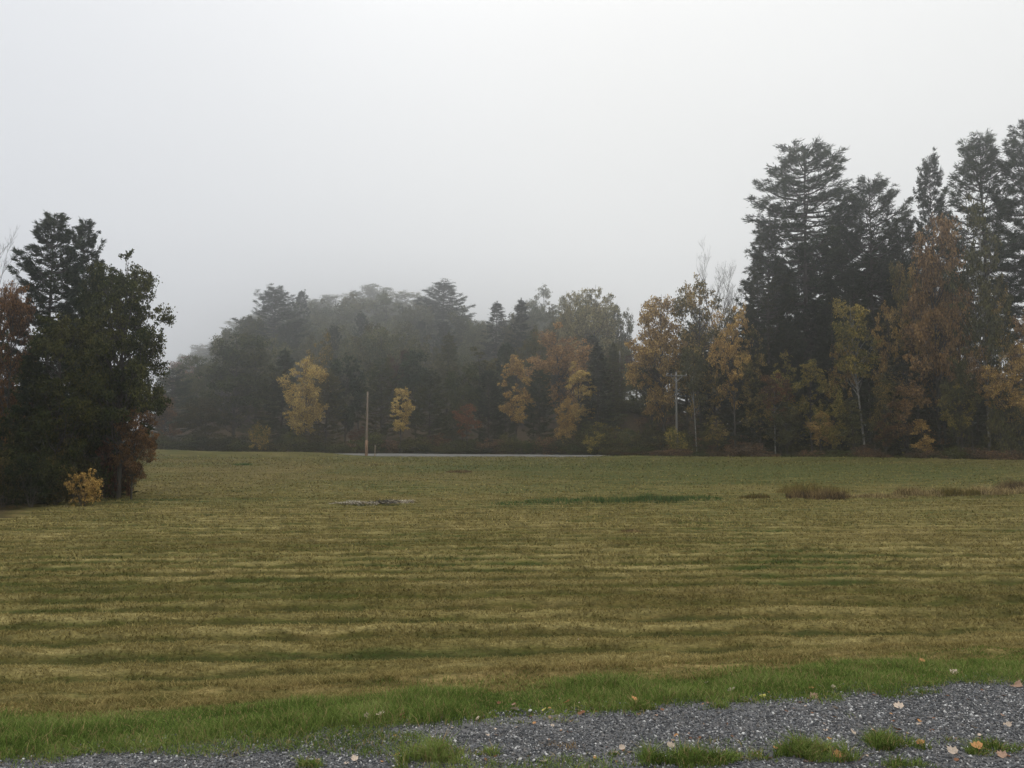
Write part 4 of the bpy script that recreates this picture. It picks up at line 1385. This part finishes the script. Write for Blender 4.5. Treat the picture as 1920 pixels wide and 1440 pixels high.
for i in range(150):
    px = rl.uniform(560, 1900)
    x, d = ground_at(px, 1295 + 140 * rl.random() + max(0, (900 - px) * .12))
    k = rl.uniform(.018, .04)
    o = link('fallen_leaf', rl.choice(LEAVES[rl.choice(['pale', 'brown', 'orange', 'brown', 'pink'])]), None, (x, d, gz(x, d) + .010))
    o.scale = (k, k, k)
    o.rotation_euler = (rl.uniform(-.4, .4), rl.uniform(-.4, .4), rl.uniform(0, 6.28))
    tag(o, 'tiny scrap of dry leaf on the gravel or the grass edge', 'leaf', 'scraps of fallen leaf')



# ------------------------------------------------------------------ haze
HAZE_DENSITY = .0014
def haze():
    x0, x1, y0, y1, z0, z1 = -302, 302, -42, 556, -5, 112
    V = [(x, y, z) for x in (x0, x1) for y in (y0, y1) for z in (z0, z1)]
    Q = [[0, 1, 3, 2], [4, 6, 7, 5], [0, 4, 5, 1], [2, 3, 7, 6], [0, 2, 6, 4], [1, 5, 7, 3]]
    m, nt, out = new_mat('haze')
    v = nd(nt, 'ShaderNodeVolumePrincipled')
    v.inputs['Color'].default_value = (.96, .97, .98, 1)
    v.inputs['Density'].default_value = HAZE_DENSITY
    v.inputs['Anisotropy'].default_value = .85
    nt.links.new(v.outputs[0], out.inputs['Volume'])
    tag(link('haze', MB().add(V, Q).mesh('haze', m)), kind='stuff')


haze()

# ------------------------------------------------------------------ overcast sky and sun
SUN_EL, SUN_AZ = rad(52), rad(-4)          # behind thin cloud, ahead and a little to the right
w = bpy.data.worlds.new('World')
S.world = w
w.use_nodes = True
nt = w.node_tree
nt.nodes.clear()
out = nt.nodes.new('ShaderNodeOutputWorld')
bg = nt.nodes.new('ShaderNodeBackground')
bg.inputs[1].default_value = .1
sky = nt.nodes.new('ShaderNodeTexSky')
sky.sky_type = 'NISHITA'
sky.sun_disc = False
sky.sun_elevation = SUN_EL
sky.sun_rotation = SUN_AZ
sky.dust_density = 6
hs = nt.nodes.new('ShaderNodeHueSaturation')
hs.inputs['Saturation'].default_value = .2
nt.links.new(sky.outputs[0], hs.inputs['Color'])
tc = nt.nodes.new('ShaderNodeTexCoord')
sep = nt.nodes.new('ShaderNodeSeparateXYZ')
nt.links.new(tc.outputs['Generated'], sep.inputs[0])
ramp = nt.nodes.new('ShaderNodeValToRGB')
nt.links.new(sep.outputs[2], ramp.inputs[0])
el = ramp.color_ramp.elements
el[0].position, el[0].color = 0, (.49, .498, .506, 1)
el[1].position, el[1].color = 1, (1.50, 1.50, 1.50, 1)
for p, c in ((.13, (.505, .513, .52, 1)), (.23, (.585, .592, .596, 1)), (.36, (.615, .62, .622, 1)), (.47, (.645, .648, .65, 1)), (.53, (.68, .68, .68, 1)), (.68, (1.05, 1.05, 1.05, 1))):
    k = el.new(p)
    k.color = c
# cloud thickness varies softly over the sky
cn = noise(nt, mapping(nt, tc.outputs['Generated'], (1.2, 1.2, 2.2)), 1.3, 3, .5)
az = maprange(nt, sep.outputs[0], -.75, .35, .93, 1.03)
mul = math_n(nt, 'MULTIPLY', math_n(nt, 'MULTIPLY', maprange(nt, cn, .3, .7, .975, 1.025), az), 13.5)
vm = nt.nodes.new('ShaderNodeVectorMath')
vm.operation = 'SCALE'
nt.links.new(ramp.outputs[0], vm.inputs[0])
nt.links.new(mul, vm.inputs['Scale'])
tint = mixc(nt, maprange(nt, sep.outputs[0], -.6, .1), (.945, .965, 1.01), (1.0, 1.0, .99))
mx = mixc(nt, .95, hs.outputs[0], mixc(nt, 1., vm.outputs[0], tint, 'MULTIPLY'))
nt.links.new(mx, bg.inputs[0])
nt.links.new(bg.outputs[0], out.inputs[0])

sd = bpy.data.lights.new('sun', 'SUN')
sd.energy = .5
sd.angle = rad(25)
sd.color = (1, .96, .90)
so = bpy.data.objects.new('sun', sd)
so.rotation_euler = (math.pi / 2 - SUN_EL, 0, math.pi - SUN_AZ)
so.location = (40, -20, 90)
COL.objects.link(so)

# ------------------------------------------------------------------ render settings
S.view_settings.view_transform = 'Standard'
S.view_settings.look = 'None'
S.view_settings.exposure = 0
S.view_settings.gamma = 1
S.cycles.max_bounces = 5
S.cycles.diffuse_bounces = 3
S.cycles.transmission_bounces = 3
S.cycles.volume_bounces = 2
S.cycles.use_denoising = True
